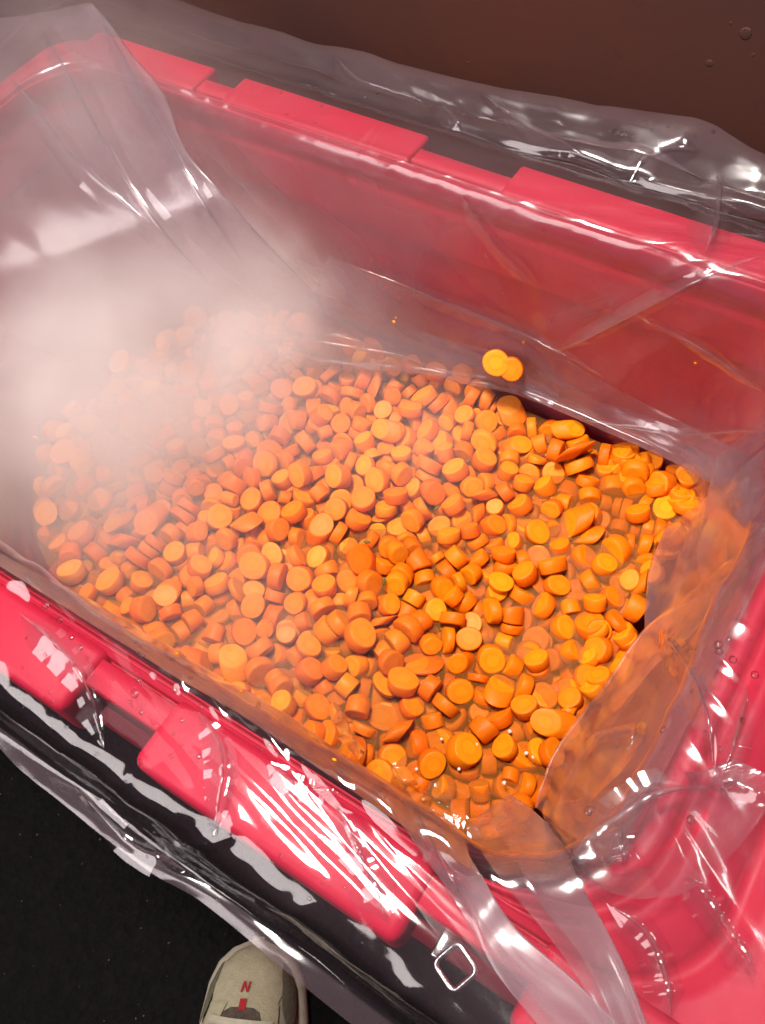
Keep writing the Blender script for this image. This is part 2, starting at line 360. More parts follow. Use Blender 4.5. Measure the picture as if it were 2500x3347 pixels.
def flap(railA, railB, veil, seed, nu=150, nv=110, sag=.0, amp=1.0, back=.3, gap=.006, edge_v=.10, wl=(.03, .06), label=None):
    """a loose fold of the bag: film runs from rail B out to the fold edge (rail A) and doubles back underneath"""
    A, B = (crom([p if isinstance(p, np.ndarray) else at(*p) for p in rl], nu) for rl in (railA, railB))
    wv = np.linspace(0, 1 + back, nv)
    v = np.where(wv < 1, wv, 2 - wv)
    vr = np.where(wv > .985, 1 - .5 * np.abs(wv - 1) , 1)
    P = B[:, None] + (A - B)[:, None] * v[None, :, None]
    U = np.linspace(0, 1, nu)[:, None] + 0 * v[None]; Vv = v[None] + 0 * U
    L = np.linalg.norm(np.diff(A, axis=0), axis=1).sum(); Wd = np.linalg.norm(A - B, axis=1).mean()
    n = normals(B[:, None] + (A - B)[:, None] * np.linspace(0, 1, nv)[None, :, None]); n *= np.sign(n[..., 2].mean())
    su, sv = U * L, Vv * Wd
    hh = amp * (.0045 * crumple(su / wl[0], sv / wl[1], seed) + .0025 * ridge(su / wl[0] + seed, sv / (wl[1] * 2.2), seed + 1, 2) * S(vn(su / .06, sv / .08, seed + 7), .45, .7) + .008 * (vn(su / .09, sv / .12, seed + 2) - .5))
    hh = hh * (.35 + .65 * np.sin(np.pi * np.clip(Vv, 0, 1)) ** .7) + sag * np.sin(np.pi * Vv)
    under = np.clip(wv - 1, 0, None)[None]
    hh = hh - gap * (1 - np.exp(-under / .04)) - .3 * gap * under / max(back, .01)
    P = P + n * hh[..., None]
    P = P + (A - B)[:, None] / Wd * (.006 * (vn(su / .05, 0 * su, seed + 5) - .5) * Vv ** 3)[..., None]
    ve = veil * (.6 + .5 * vn(su / .04, sv / .04, seed + 8) + .3 * vn(su / .013, sv / .016, seed + 9)) + edge_v * np.exp(-np.abs(wv - 1) / .05)[None]
    return film('fold', P, ve, False, label)

# big loose sheet hanging in the far left corner
flap([(300, 10, .030), (450, 190, .020), (560, 360, .010), (650, 540, -.005), (780, 700, -.03), (930, 860, -.07), (1060, 1010, -.11), (1150, 1190, -.150)],
     [(-420, 60, .03), (-380, 300, .02), (-320, 520, .0), (-220, 760, -.03), (-120, 950, -.06), (60, 1100, -.10), (300, 1200, -.13), (560, 1260, -.150)],
     .20, 3, sag=-.008, back=.22, edge_v=.10, wl=(.09, .07), amp=.7, label='pale fogged sheet of film hanging in the far left corner')
# fold along the foot of the far wall
flap([(950, 1150, -.145), (1180, 1205, -.150), (1450, 1245, -.150), (1700, 1290, -.152), (2000, 1420, -.155), (2200, 1510, -.15), (2420, 1640, -.12)],
     [(1080, 830, -.055), (1300, 930, -.070), (1500, 1000, -.085), (1720, 1090, -.10), (1960, 1240, -.12), (2250, 1390, -.125), (2520, 1520, -.09)],
     .19, 23, back=.5, gap=.008, wl=(.05, .018), amp=.9)
flap([(1000, 1120, -.125), (1250, 1165, -.130), (1480, 1215, -.136), (1620, 1250, -.14), (1800, 1330, -.145)],
     [(1010, 950, -.08), (1250, 1030, -.10), (1480, 1120, -.115), (1640, 1190, -.125), (1830, 1290, -.14)],
     .16, 29, back=.6, gap=.004, wl=(.035, .012), amp=.8)
# near side: sheet leaning in over the carrots
W3 = lambda *p: np.array(p)
flap([(-250, 1700, -.11), (30, 1880, -.115), (330, 2030, -.118), (640, 2190, -.118), (980, 2420, -.118), (1300, 2620, -.118), (1450, 2730, -.12)],
     [W3(-.46, .056, .012), W3(-.38, .055, .012), W3(-.29, .055, .012), W3(-.21, .055, .012), W3(-.13, .054, .012), W3(-.07, .053, .012), W3(-.03, .053, .012)],
     .20, 41, back=.35, wl=(.05, .05), sag=.006, amp=.8)
# right side: sheet falling from the right rim over the carrots
flap([(2700, 1830, -.07), (2480, 1895, -.08), (2260, 1965, -.09), (2110, 2050, -.10), (1980, 2220, -.11), (1890, 2340, -.118), (1800, 2480, -.125), (1760, 2640, -.13)],
     [W3(.028, .40, .010), W3(.026, .34, .010), W3(.025, .29, .010), W3(.025, .24, .010), W3(.025, .20, .010), W3(.024, .16, .010), W3(.022, .12, .010), W3(.016, .085, .010)],
     .17, 57, back=.3, wl=(.06, .06), sag=.004, amp=1.5)
flap([(2180, 1720, -.15), (2130, 1850, -.15), (2110, 1960, -.15), (2105, 2080, -.15)], [(2460, 1560, -.05), (2420, 1740, -.06), (2370, 1880, -.07), (2340, 2000, -.07)],
     .18, 63, nu=80, nv=80, back=.4, wl=(.03, .05), amp=1.0)
# narrow pleats at the near right corner
flap([(1490, 2700, -.09), (1570, 2860, .012), (1680, 3030, .022), (1880, 3200, .024), (2080, 3400, .024)],
     [(1240, 2590, -.015), (1350, 2750, .014), (1520, 3000, .020), (1630, 3190, .020), (1800, 3400, .020)],
     .42, 71, nu=120, nv=60, back=.8, gap=.004, wl=(.06, .02), amp=.6, edge_v=.08, label='pale doubled pleat of film over the near corner')
flap([(1680, 2590, -.13), (1830, 2740, -.06), (1860, 2840, -.01), (1965, 3020, .020), (2045, 3180, .026), (2130, 3400, .026)],
     [(1520, 2700, -.12), (1600, 2830, -.01), (1680, 2930, .014), (1790, 3060, .022), (1890, 3200, .030), (2000, 3400, .030)],
     .34, 83, nu=120, nv=60, back=.6, gap=.004, wl=(.06, .02), amp=.6, edge_v=.07)
flap([(1770, 2640, -.125), (1900, 2600, -.08), (2100, 2545, -.03), (2280, 2520, .008), (2400, 2480, .016)],
     [W3(-.004, .082, .012), W3(.022, .074, .018), W3(.044, .085, .018), W3(.058, .112, .018), W3(.066, .15, .018)],
     .16, 113, nu=120, nv=90, back=.5, gap=.004, wl=(.03, .035), amp=1.7, edge_v=.06)
flap([(2330, 1500, -.12), (2300, 1680, -.12), (2290, 1850, -.11), (2330, 2000, -.09)], [W3(.022, .40, .006), W3(.022, .36, .006), W3(.022, .31, .006), W3(.022, .27, .006)],
     .20, 127, nu=90, nv=80, back=.5, gap=.005, wl=(.04, .05), amp=1.4)

# condensation droplets on the film
AP = np.concatenate([a for a, _ in allfilm]); AN = np.concatenate([n for _, n in allfilm])
APX = proj(AP); ADIST = np.linalg.norm(AP - CAM, axis=1)
def film_point(px, py):
    m = np.nonzero((np.abs(APX[:, 0] - px) < 14) & (np.abs(APX[:, 1] - py) < 14))[0]
    if not len(m): return None
    k = m[np.argmin(ADIST[m])]; n = AN[k]
    if n @ (CAM - AP[k]) < 0: n = -n
    return AP[k], n
def pleat(path, width, veil, seed):
    """a narrow pressed fold standing off the film"""
    q = [film_point(*p) for p in path]; q = [x for x in q if x is not None]
    if len(q) < 2: return
    nu_ = 60; A = crom([p + n * .0012 for p, n in q], nu_); Nn = crom([n for _, n in q], nu_)
    T = np.gradient(A, axis=0); T /= np.linalg.norm(T, axis=1)[:, None]; B = np.cross(Nn, T); B /= np.linalg.norm(B, axis=1)[:, None]
    u = np.linspace(0, 1, nu_); taper = np.minimum(1, np.minimum(u, 1 - u) * 5 + .04) * (.7 + .6 * vn(u * 5, 0 * u, seed))
    prof_ = [(-1.0, .0), (-.6, .10), (-.25, .22), (0, .36), (.22, .44), (.34, .40), (.30, .28), (.12, .16), (.2, .06), (.6, .02), (1.0, .0)]
    P = np.stack([A + (B * c + Nn * h_) * (width * taper)[:, None] for c, h_ in prof_], 1)
    P = P + Nn[:, None] * (.0008 * (vn(u * 14, 0 * u, seed + 3) - .5))[:, None, None]
    ve = np.array([0, .5, .8, 1, 1.1, 1.1, 1, .9, .7, .4, 0])[None] * veil * np.clip(taper, .2, 1)[:, None]
    film('fold', P, ve)
for k, (pts_, w_, v_) in enumerate((
        ([(2490, 825), (2250, 935), (2000, 1055), (1800, 1160)], .006, .16), ([(1130, 850), (1400, 965), (1700, 1095), (1960, 1235)], .009, .16),
        ([(2060, 1030), (2250, 1130), (2490, 1290)], .006, .14), ([(1900, 1385), (2200, 1430), (2480, 1400)], .006, .14), ([(1500, 640), (1620, 820), (1760, 960)], .008, .10),
        ([(30, 250), (250, 540), (480, 720)], .010, .22), ([(130, 90), (330, 470), (520, 760), (720, 960)], .012, .2), ([(330, 60), (470, 330), (640, 640), (800, 900)], .009, .16),
        ([(850, 1150), (1050, 1195), (1300, 1210)], .007, .2), ([(960, 1150), (1080, 1110), (1250, 1160), (1420, 1230)], .007, .2),
        ([(930, 2120), (1080, 2290), (1180, 2480)], .007, .12), ([(1250, 2470), (1400, 2760), (1540, 3010)], .009, .12), ([(640, 2320), (720, 2480), (690, 2740)], .007, .10),
        ([(1090, 2640), (1180, 2850), (1250, 3000)], .008, .08), ([(860, 2480), (960, 2560), (1100, 2600)], .006, .08), ([(60, 2000), (260, 2200), (330, 2450)], .007, .08), ([(230, 2560), (420, 2760), (600, 2840)], .006, .08),
        ([(1850, 2830), (2020, 2710), (2180, 2610), (2330, 2575)], .013, .16), ([(2010, 2700), (2040, 2830)], .008, .12), ([(1910, 2420), (2070, 2390), (2030, 2470)], .007, .14),
        ([(2450, 2230), (2350, 2560)], .007, .12), ([(2150, 2050), (2290, 2280), (2330, 2560)], .007, .12), ([(1990, 2950), (2130, 3100), (2200, 3330)], .008, .10), ([(2250, 2850), (2480, 3200)], .007, .08),
        ([(1380, 210), (1420, 330), (1500, 420)], .010, .10), ([(1560, 290), (1700, 400), (1900, 500)], .008, .10), ([(2060, 600), (2150, 500), (2300, 480)], .009, .10), ([(2340, 560), (2330, 700), (2300, 830)], .012, .10), ([(1080, 170), (1180, 260), (1400, 330)], .008, .10))):
    pleat(pts_, w_, v_, 200 + 7 * k)
AP = np.concatenate([a for a, _ in allfilm]); AN = np.concatenate([n for _, n in allfilm])
APX = proj(AP); ADIST = np.linalg.norm(AP - CAM, axis=1)
rnd = random.Random(5)
bm = bmesh.new()
def droplet(px, py, r):
    q = film_point(px, py)
    if q is None: return
    p, n = q; r *= .78; R = Vector(n).to_track_quat('Z', 'Y').to_matrix().to_4x4(); R.translation = Vector(p + n * r * .15)
    bmesh.ops.create_icosphere(bm, subdivisions=2, radius=1, matrix=R @ Matrix.Diagonal((r * rnd.uniform(.9, 1.25), r, r * .55, 1)))
for (x0, x1, y0, y1, n, ra, rb) in ((60, 900, 1960, 2480, 70, .0006, .0016), (1900, 2460, 1130, 1560, 40, .0006, .0014), (2120, 2470, 2080, 2620, 26, .0008, .0020),
                                   (850, 1450, 2300, 2950, 30, .0005, .0012), (900, 1300, 240, 400, 12, .0010, .0016), (1980, 2480, 400, 450, 12, .0010, .0018), (1100, 1800, 600, 1100, 14, .0006, .0012), (200, 1200, 2550, 3100, 24, .0006, .0013)):
    for _ in range(n): droplet(rnd.uniform(x0, x1), rnd.uniform(y0, y1), rnd.uniform(ra, rb))
for p in ((135, 1980), (185, 2015), (455, 2130), (430, 2260), (2335, 2095), (2350, 2120), (2400, 2145), (2190, 2080), (2480, 2205), (1930, 2640), (2270, 2670), (2000, 420), (2030, 425)): droplet(*p, .0024)
me = bpy.data.meshes.new('droplets'); bm.to_mesh(me); bm.free()
tag(link('droplets', me, DROP, bag), kind='stuff')

# ---------------------------------------------------------------- cooking water
WZ = -.1715
L = rrect(-.518, -.027, .090, .408, (.045, .05, .13, .14), 30, 12); nL = len(L); cxy = np.array([-.28, .25])
V = [(-.28, .25, WZ)] + [(*(cxy + (p - cxy) * k), WZ) for k in (.5, 1.0) for p in L]
F = [(0, 1 + k, 1 + (k + 1) % nL) for k in range(nL)] + [(1 + k, 1 + nL + k, 1 + nL + (k + 1) % nL, 1 + (k + 1) % nL) for k in range(nL)]
water = tag(link('water', pyd('water', V, F), WATER), 'cloudy orange cooking water between the carrot slices', kind='structure')
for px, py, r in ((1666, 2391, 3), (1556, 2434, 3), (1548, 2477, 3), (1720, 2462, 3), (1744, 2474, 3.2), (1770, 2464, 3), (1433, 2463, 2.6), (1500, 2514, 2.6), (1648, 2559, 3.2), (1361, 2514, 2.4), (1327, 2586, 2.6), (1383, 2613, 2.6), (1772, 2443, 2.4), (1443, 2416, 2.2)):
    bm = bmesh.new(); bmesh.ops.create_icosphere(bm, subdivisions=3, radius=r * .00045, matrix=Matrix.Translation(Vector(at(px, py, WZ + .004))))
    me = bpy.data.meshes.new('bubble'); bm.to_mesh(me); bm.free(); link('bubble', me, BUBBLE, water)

# ---------------------------------------------------------------- carrot slices
def slice_mesh(seed, kind, NS=24):
    """unit carrot slice: radius ~1, half thickness ~1 in z (scaled per object). returns verts, faces, rad per vert"""
    r=random.Random(seed)
    a2,a3,a5=r.uniform(-.05,.05),r.uniform(-.03,.03),r.uniform(-.015,.015)
    p2,p3,p5=[r.uniform(0,6.283) for _ in range(3)]
    tap=r.uniform(-.08,.08); tilt_t=r.uniform(-.10,.10); tilt_b=r.uniform(-.10,.10); sh=r.uniform(-.06,.06)
    if kind=='oblique': sh=r.choice((-1,1))*r.uniform(.35,.6)
    if kind=='wedge': tilt_t,tilt_b=r.uniform(.3,.5),-r.uniform(.1,.3)
    if kind=='tip': tap=.35
    def prof(t): return 1+a2*math.cos(2*t+p2)+a3*math.cos(3*t+p3)+a5*math.cos(5*t+p5)
    rings=[(.5,1.0),(.86,1.0),(.955,.965),(1.0,.84),(1.015,0.0),(1.0,-.84),(.955,-.965),(.86,-1.0),(.5,-1.0)]
    V=[];R=[]
    def put(rr,z,t):
        q=prof(t)*rr*(1-tap*z); x,y=q*math.cos(t),q*math.sin(t)
        tl=tilt_t*max(z,0)+tilt_b*max(-z,0)
        V.append((x+sh*z,y,z+tl*x+ (.02*math.sin(3*t+seed) if rr<.9 else 0))); R.append(rr)
    put(0,1.0,0)
    for rr,z in rings:
        for k in range(NS): put(rr,z,2*math.pi*k/NS)
    put(0,-1.0,0)
    F=[]
    for k in range(NS): F.append((0,1+k,1+(k+1)%NS))
    n=len(rings)
    for i in range(n-1):
        a=1+i*NS;b=a+NS
        for k in range(NS):
            k2=(k+1)%NS; F.append((a+k,b+k,b+k2,a+k2))
    e=len(V)-1;a=1+(n-1)*NS
    for k in range(NS): F.append((e,a+(k+1)%NS,a+k))
    return V,F,R
KINDS=['disc','disc','disc','disc','disc','disc','oblique','oblique','wedge','wedge','wedge','tip']

MV = []; VARR = []
for i, k in enumerate(KINDS):
    v, fc, rd = slice_mesh(100 + i, k, 24); me = pyd('carrot_slice', v, fc); fattr(me, 'rad', rd)
    me.materials.append(CARROT); me.polygons.foreach_set('use_smooth', np.ones(len(me.polygons), bool)); MV.append(me); VARR.append((np.array(v), fc, rd))
# how the slices lie after tumbling into the bag: variant, radii and half thickness (um), place (1/50 mm), quaternion (1/32767)
REC = [
    (7,11017,9481,3535,-2029,9201,-8258,459,4151,-31887,-6281), (1,11299,11102,5495,-4124,6952,-8380,9109,21116,-23317,-1073), (6,9951,10621,3013,-12568,5475,-8312,8969,2844,5366,30925), (7,11892,11269,5205,-4830,16618,-8489,25790,2872,-16003,12009), (5,11544,10866,5124,-9137,8494,-7904,3273,-12420,-28829,8810), (6,9988,9785,3549,-4140,9372,-8540,19979,-6414,8216,23788),
    (6,11395,10184,4815,-6912,6788,-8941,4624,-44,6738,-31732), (4,10566,10321,5587,-7265,5021,-8426,5342,-11951,-9034,28648), (7,10147,9710,5177,-13673,4794,-8195,1891,-16732,-9790,-26349), (5,11563,10849,4496,-2543,13089,-8572,1926,29863,-10568,8153), (4,10175,10023,4799,-7032,7823,-8147,7956,31134,-6408,4), (6,10176,9775,4302,-18939,8526,-8079,7388,-24772,-19994,-2384),
    (3,10534,11449,4801,-14143,8897,-8130,5743,-19691,24549,7093), (10,9275,9189,3417,-6093,4919,-8395,6610,-29452,12732,662), (5,9225,8290,5795,-4861,6082,-8491,20025,-3324,8748,-24189), (6,10983,10356,2200,-6933,8862,-8603,11194,3943,-5834,-29980), (6,9711,8921,4766,-12990,11418,-8341,1082,-21680,24251,3792), (5,9405,9859,5008,-4922,10236,-8539,7397,-2916,-31065,-6741),
    (7,9420,10784,2658,-9320,19953,-8321,2597,-9736,-31170,-741), (0,9362,9503,3411,-1826,11348,-8718,31917,-691,5487,-4936), (1,11721,10703,5299,-3008,16313,-8649,20850,19596,4187,-15409), (3,8792,8437,4629,-1772,6339,-8566,12466,-19472,19788,12148), (9,8562,9740,3700,-1658,8327,-8333,8007,2218,-30855,7256), (2,11587,10519,4460,-11581,5705,-8361,18562,-3282,-26282,-5255),
    (7,9995,10915,2282,-10722,11095,-8208,29954,1370,12653,3803), (2,8572,9769,5646,-16770,5414,-8266,15887,16604,-22792,-5113), (1,10909,9580,5237,-20294,5225,-8381,4418,-9265,30864,-3965), (1,9024,9589,4845,-10046,6588,-8255,2025,-15301,-26442,11674), (2,9983,10948,4419,-18691,5668,-8356,2391,30489,10612,5075), (5,10472,9786,4985,-5724,6445,-8883,11830,-27743,-1086,-12762),
    (2,10306,9440,4974,-3313,5281,-9186,14653,8275,19086,20645), (1,9780,9702,4618,-12448,9354,-8326,7915,-30390,-9222,1554), (5,8999,8617,4599,-5296,8674,-8517,9069,-7501,6287,-29927), (7,7925,8869,3205,-16344,6422,-8156,20847,3355,667,25047), (8,10352,9535,5223,-1479,17489,-8011,16674,12459,-10267,-23131), (6,9579,8812,3846,-13135,16513,-8059,250,5667,11105,-30301),
    (1,8770,9152,6287,-2730,19738,-8464,14522,14223,7184,-24675), (6,9771,9221,5045,-23442,9175,-8468,26213,-6695,16862,-7577), (0,7931,8416,6400,-15258,4754,-7986,2224,-27826,729,17144), (2,8491,9823,3335,-9153,5702,-8481,9639,24960,-17895,-6127), (5,8545,7868,5517,-10110,5140,-8174,1168,-30709,10160,-5102), (3,9494,9053,4232,-13089,6660,-8509,9285,-7812,-30432,547),
    (8,9028,9851,5097,-6089,5636,-8745,5090,-26967,-17072,5394), (4,10431,9089,5383,-2235,18854,-8801,88,24844,21324,-1314), (2,9984,8977,6035,-13573,13662,-7962,29899,11443,-3117,-6249), (4,9112,7816,4739,-3332,12549,-8640,8802,8788,3419,30121), (6,9078,7801,5131,-6876,20074,-8154,30472,698,8851,8143), (4,8775,9504,5356,-4735,4889,-8863,12858,-8240,16662,23724),
    (4,8623,8225,3276,-3033,7727,-8389,6849,-28493,11658,-8888), (5,10342,9213,4919,-7913,9676,-8215,1094,-1647,-21013,25064), (4,8426,7920,4547,-3103,9227,-8347,3722,31997,4031,4448), (3,10659,9690,3922,-2056,5403,-8570,1413,21173,-16155,19037), (5,8302,7740,5022,-4212,5707,-8950,12073,-8834,-11270,26886), (5,9242,8619,3334,-5915,10437,-8367,81,-9484,30821,5815),
    (10,9154,8350,4900,-7900,6334,-8369,10833,14801,-14971,22652), (7,9998,9480,3580,-23259,6733,-8445,3557,1079,-3523,32364), (6,7311,8606,5555,-5740,9577,-8541,814,6322,-10017,30540), (4,8147,8142,5138,-9395,7162,-8306,19078,800,11832,23855), (0,9399,9928,3991,-16635,9884,-8107,8796,4704,-31212,13), (3,9755,8411,4317,-2805,10017,-8811,764,-2801,-32538,2549),
    (8,8644,8392,5500,-3961,7857,-8351,21314,-20642,-5417,-12806), (1,10014,9597,5111,-10115,10511,-8401,6029,24207,-13638,-16290), (3,10921,11486,2831,-16572,12831,-8165,3833,4,-14903,28929), (1,9869,8518,5458,-10028,14900,-8052,5492,16398,-5451,27293), (5,9084,8163,4667,-5394,13618,-8252,5482,23599,21592,4528), (9,9727,9663,3312,-12138,13269,-7959,31303,-347,982,9630),
    (5,9465,8559,4240,-6454,7423,-8628,25908,-9963,-1045,-17381), (8,9727,10084,4310,-8337,5152,-8701,30582,8713,-7038,-3601), (5,10097,10493,4649,-21241,6725,-8509,292,-32146,-666,-6310), (0,8987,8731,4413,-3143,15528,-8612,26218,-1253,6430,18530), (2,11475,10010,3051,-21795,8314,-8712,30641,5013,-5083,9156), (0,8925,7687,5134,-4261,13865,-8554,520,31587,3399,-8008),
    (0,10556,10504,5047,-25527,14131,-8299,5900,-20383,24795,2934), (0,8781,9396,3270,-5859,15473,-8461,4155,26027,-18158,-7019), (9,9472,9214,5206,-1483,14338,-8327,24993,-43,-21184,526), (3,9559,9338,4922,-14917,12986,-7887,1787,3778,28197,16159), (5,9191,8576,3688,-13256,7582,-8209,23555,8798,-482,21005), (3,9405,8794,4971,-9767,16207,-8089,6730,6210,-2140,-31388),
    (10,9086,8708,5422,-9072,17272,-8254,8008,-4137,-2093,-31433), (1,9826,9519,4173,-3932,15528,-8801,9021,-1467,-31041,5158), (2,9376,9703,3940,-12108,14234,-7882,12777,-21248,20280,6906), (8,9109,8957,4289,-7769,8258,-8144,3438,15435,-3115,28529), (5,7348,8451,4508,-8798,4923,-8528,102,25818,16107,12151), (2,8705,8679,5218,-15978,7814,-8206,30822,-5522,6651,6996),
    (0,8079,7963,4084,-3525,10924,-8425,4489,31387,3989,7242), (8,10071,10527,3612,-3792,19546,-8369,12660,-11814,-22927,-15753), (7,9512,11153,5264,-17459,19519,-8408,25199,16351,-6298,11476), (9,9088,9103,4030,-11475,9555,-8309,5707,29673,12508,2033), (5,9609,9070,3869,-4297,12955,-8583,9557,-24838,15500,-11188), (1,10370,9658,4862,-13139,8970,-8090,20245,5190,22526,11379),
    (2,7752,8876,5699,-7420,14963,-8547,23196,-8018,5518,-20997), (3,9297,8017,2678,-10590,7305,-8227,714,-7188,-4939,-31577), (2,9015,8436,4126,-9214,10931,-8229,16906,7858,15205,-22247), (1,11058,9779,3641,-5034,6871,-8878,6213,-28717,-12687,-7032), (3,10934,10418,3784,-19784,19850,-8415,11077,15540,-26550,-2145), (5,9348,10862,3753,-17422,16825,-8182,1001,-17486,-27561,-2701),
    (0,10811,11477,3754,-24464,9236,-8360,4886,-30763,10147,683), (1,10876,9901,5374,-24341,17844,-8370,27374,12978,12071,3193), (3,9894,9612,5977,-4384,18937,-8975,22084,-19093,-14747,-1986), (2,7877,8098,4603,-2705,11956,-8750,25928,-11872,4790,-15412), (8,7842,8601,5120,-14349,10539,-8121,18251,9237,12254,22474), (1,10088,9215,5897,-10466,8205,-8515,9042,3473,16616,26528),
    (2,9766,10899,4250,-15048,7626,-8337,30416,-7506,-7765,5646), (5,9928,10227,4245,-14245,11544,-8150,8676,4009,31330,-893), (4,10806,9502,3606,-9467,17956,-8143,26955,18485,849,2168), (3,8967,9598,4628,-16105,11249,-8368,2355,-2090,32519,2511), (4,10930,9819,5072,-4707,14428,-8317,4255,-14701,24591,-15321), (4,9578,8788,3812,-5718,11725,-8238,764,-12729,-14413,26520),
    (1,8524,9487,4186,-3663,8582,-8659,1387,11773,-8073,-29462), (9,10035,8746,4992,-8117,9098,-8521,24568,20998,-5387,-394), (5,11463,10134,4200,-2391,7906,-8841,7338,11996,-29090,5449), (4,8448,8118,4566,-8870,7660,-8579,12116,9882,8539,-27501), (3,8412,9585,4746,-6976,16258,-8556,16952,-9613,-6456,25538), (5,8702,10256,5376,-22259,15001,-7988,13010,-27357,-3407,12017),
    (1,8763,8640,4289,-10041,13478,-8084,26092,19327,1054,-4270), (9,8853,8604,3592,-17222,7836,-8260,731,27776,17301,1508), (10,9734,9164,3730,-11942,12579,-8288,21481,-9318,-2721,-22760), (4,6666,7504,5169,-3121,6216,-8937,15593,24627,14924,1160), (0,8877,8256,4119,-17727,6274,-8529,4442,20019,23276,-10556), (4,8530,9911,4343,-17369,7059,-8442,10653,-16888,-20964,-15346),
    (9,9332,8681,5023,-12883,12457,-8162,28698,8316,350,13447), (4,11666,10753,3495,-23779,13905,-8669,5021,-2590,32262,950), (5,8863,8145,3148,-12066,8508,-8450,6202,-14029,27076,10263), (4,9091,7914,2823,-1821,16389,-8651,443,2823,-26948,-18421), (4,7920,8899,2822,-5988,12853,-8254,1168,-13154,-29562,5037), (7,9393,10988,4222,-15538,10263,-8122,30176,-5530,-11492,656),
    (1,10328,10423,4075,-17572,18751,-8180,11272,-23698,19618,354), (1,6953,8208,4358,-10829,4844,-8356,8520,14597,-26014,-10549), (1,8613,8349,5018,-6194,8216,-8392,7754,23637,5618,20574), (0,8774,8137,4463,-2973,17990,-8415,7994,30558,6815,5436), (1,9381,9264,3865,-23824,7816,-8582,1058,22674,-3907,-23306), (2,9266,8916,4395,-11044,8797,-8292,11952,-22468,-890,20621),
    (1,8894,8345,3358,-3578,18994,-8480,11341,1362,-26478,-15560), (4,9920,9179,4360,-4031,5046,-9503,13903,20053,-18181,12153), (6,8405,8650,3207,-8383,18651,-8495,3220,7146,-31745,2117), (2,10033,9815,3195,-1785,13723,-8589,16363,-2345,12960,25148), (8,9630,8749,5468,-14453,14948,-8400,17547,-25450,-8165,-7169), (7,8310,9466,3675,-4195,16405,-8653,13450,-8152,28366,-4660),
    (7,12120,12523,3588,-6080,19030,-7812,23754,-14779,-12582,11519), (5,7538,7070,4247,-6984,9624,-8454,11042,-27473,-11293,8335), (9,9693,9188,4548,-21531,15311,-8498,22517,-33,-3098,23602), (2,10105,9760,6093,-17107,11417,-8168,5597,7533,25148,-18793), (3,7795,8508,4924,-2370,14500,-8746,25055,-7454,2555,-19592), (10,8019,8117,4152,-9806,12004,-8151,2394,-13284,9126,-28429),
    (4,8338,7437,4873,-2765,13878,-8405,10682,9091,28395,-8406), (9,8391,8301,6400,-9054,12181,-8471,23319,-16278,-13682,8816), (7,8257,9347,3938,-20212,7848,-8381,23825,-2888,-6819,21242), (10,8862,7687,5766,-12484,10590,-8631,23546,5999,5939,-21166), (5,8033,6894,5737,-17006,8959,-8128,16189,9547,12208,23904), (6,8656,10114,5368,-17474,12579,-8474,15940,-20939,-17121,9381),
    (1,7284,7842,5814,-8714,6835,-8443,5854,-24459,10022,-18459), (0,9977,9649,4435,-10165,8646,-8311,27159,-16661,3598,-6748), (10,7026,7918,4603,-9063,10156,-8389,30213,-2720,12376,-532), (3,9274,8768,5299,-22706,8475,-8749,18133,-12932,14983,-18792), (3,8640,9642,3903,-24744,10930,-8548,28848,-5270,14168,3600), (5,9288,8758,5522,-19871,14575,-8323,652,27475,-13745,-11377),
    (5,9122,9660,2820,-9910,18945,-8256,3462,23530,-18839,-12375), (9,8187,7256,5364,-6538,17435,-8525,30088,-4949,-8660,8302), (4,10535,9294,3962,-20910,16906,-8439,669,-21401,-23666,-7425), (4,10178,11422,4705,-5840,18900,-8412,22015,-14628,-4523,18831), (0,8570,8504,3219,-1948,7062,-8698,26735,-155,-17768,6571), (9,10786,9841,4281,-15134,11113,-8475,25814,2075,-2662,19898),
    (2,10767,9945,2727,-5149,7960,-9174,27047,5092,-7768,-15995), (1,8200,9250,4445,-11113,14001,-7981,28146,-5211,-8758,-13328), (5,7923,8375,6358,-20940,5784,-8439,26694,14354,12283,2055), (1,10162,10634,3884,-24308,14584,-8543,14188,-7402,18390,-21895), (4,7823,7781,6011,-15847,15862,-7994,30996,-3033,8556,5523), (1,7348,8399,4866,-3391,7187,-8998,19988,-6546,23818,8001),
    (4,6570,7710,6164,-13987,6039,-8509,19822,-21481,6194,13453), (5,7891,9007,4978,-8565,11792,-8750,346,-16682,16678,-22740), (3,7647,8785,4154,-11386,14870,-7811,8224,-16226,11425,-24743), (3,8923,8758,4705,-12054,6368,-8314,6241,-21320,14710,-19073), (3,8085,8793,4550,-9083,14860,-8244,7891,-21108,21974,-9112), (9,7953,9057,4266,-1641,13052,-8951,23472,6414,-19329,-10392),
    (2,8139,7785,5722,-9712,9244,-8160,8584,5906,-24785,-18730), (4,9525,8990,2200,-18339,16384,-8312,12214,-4068,7835,-29096), (8,8052,7199,5437,-2329,15316,-8936,27216,16343,3481,-7332), (8,8011,8326,3664,-7719,11732,-8498,11782,-5649,-29852,-3433), (3,6944,6936,3873,-11714,4718,-8192,1655,-26320,-18674,-5427), (4,8242,8248,3952,-22568,7332,-8795,4572,-32388,-1677,-992),
    (0,10126,9877,4170,-5450,8001,-8576,13429,14708,-21913,14031), (1,8734,8894,3233,-15869,9272,-8209,4169,-5764,26622,17730), (0,8775,9540,3175,-3990,11818,-8937,8707,-31517,-1305,1695), (1,7320,6758,4995,-4159,10421,-8686,17264,14676,-9299,-21766), (3,10023,10199,3458,-16843,4592,-8232,11566,16787,-21187,14464), (1,8841,8283,5021,-7550,10853,-8576,4702,-17310,-27263,2946),
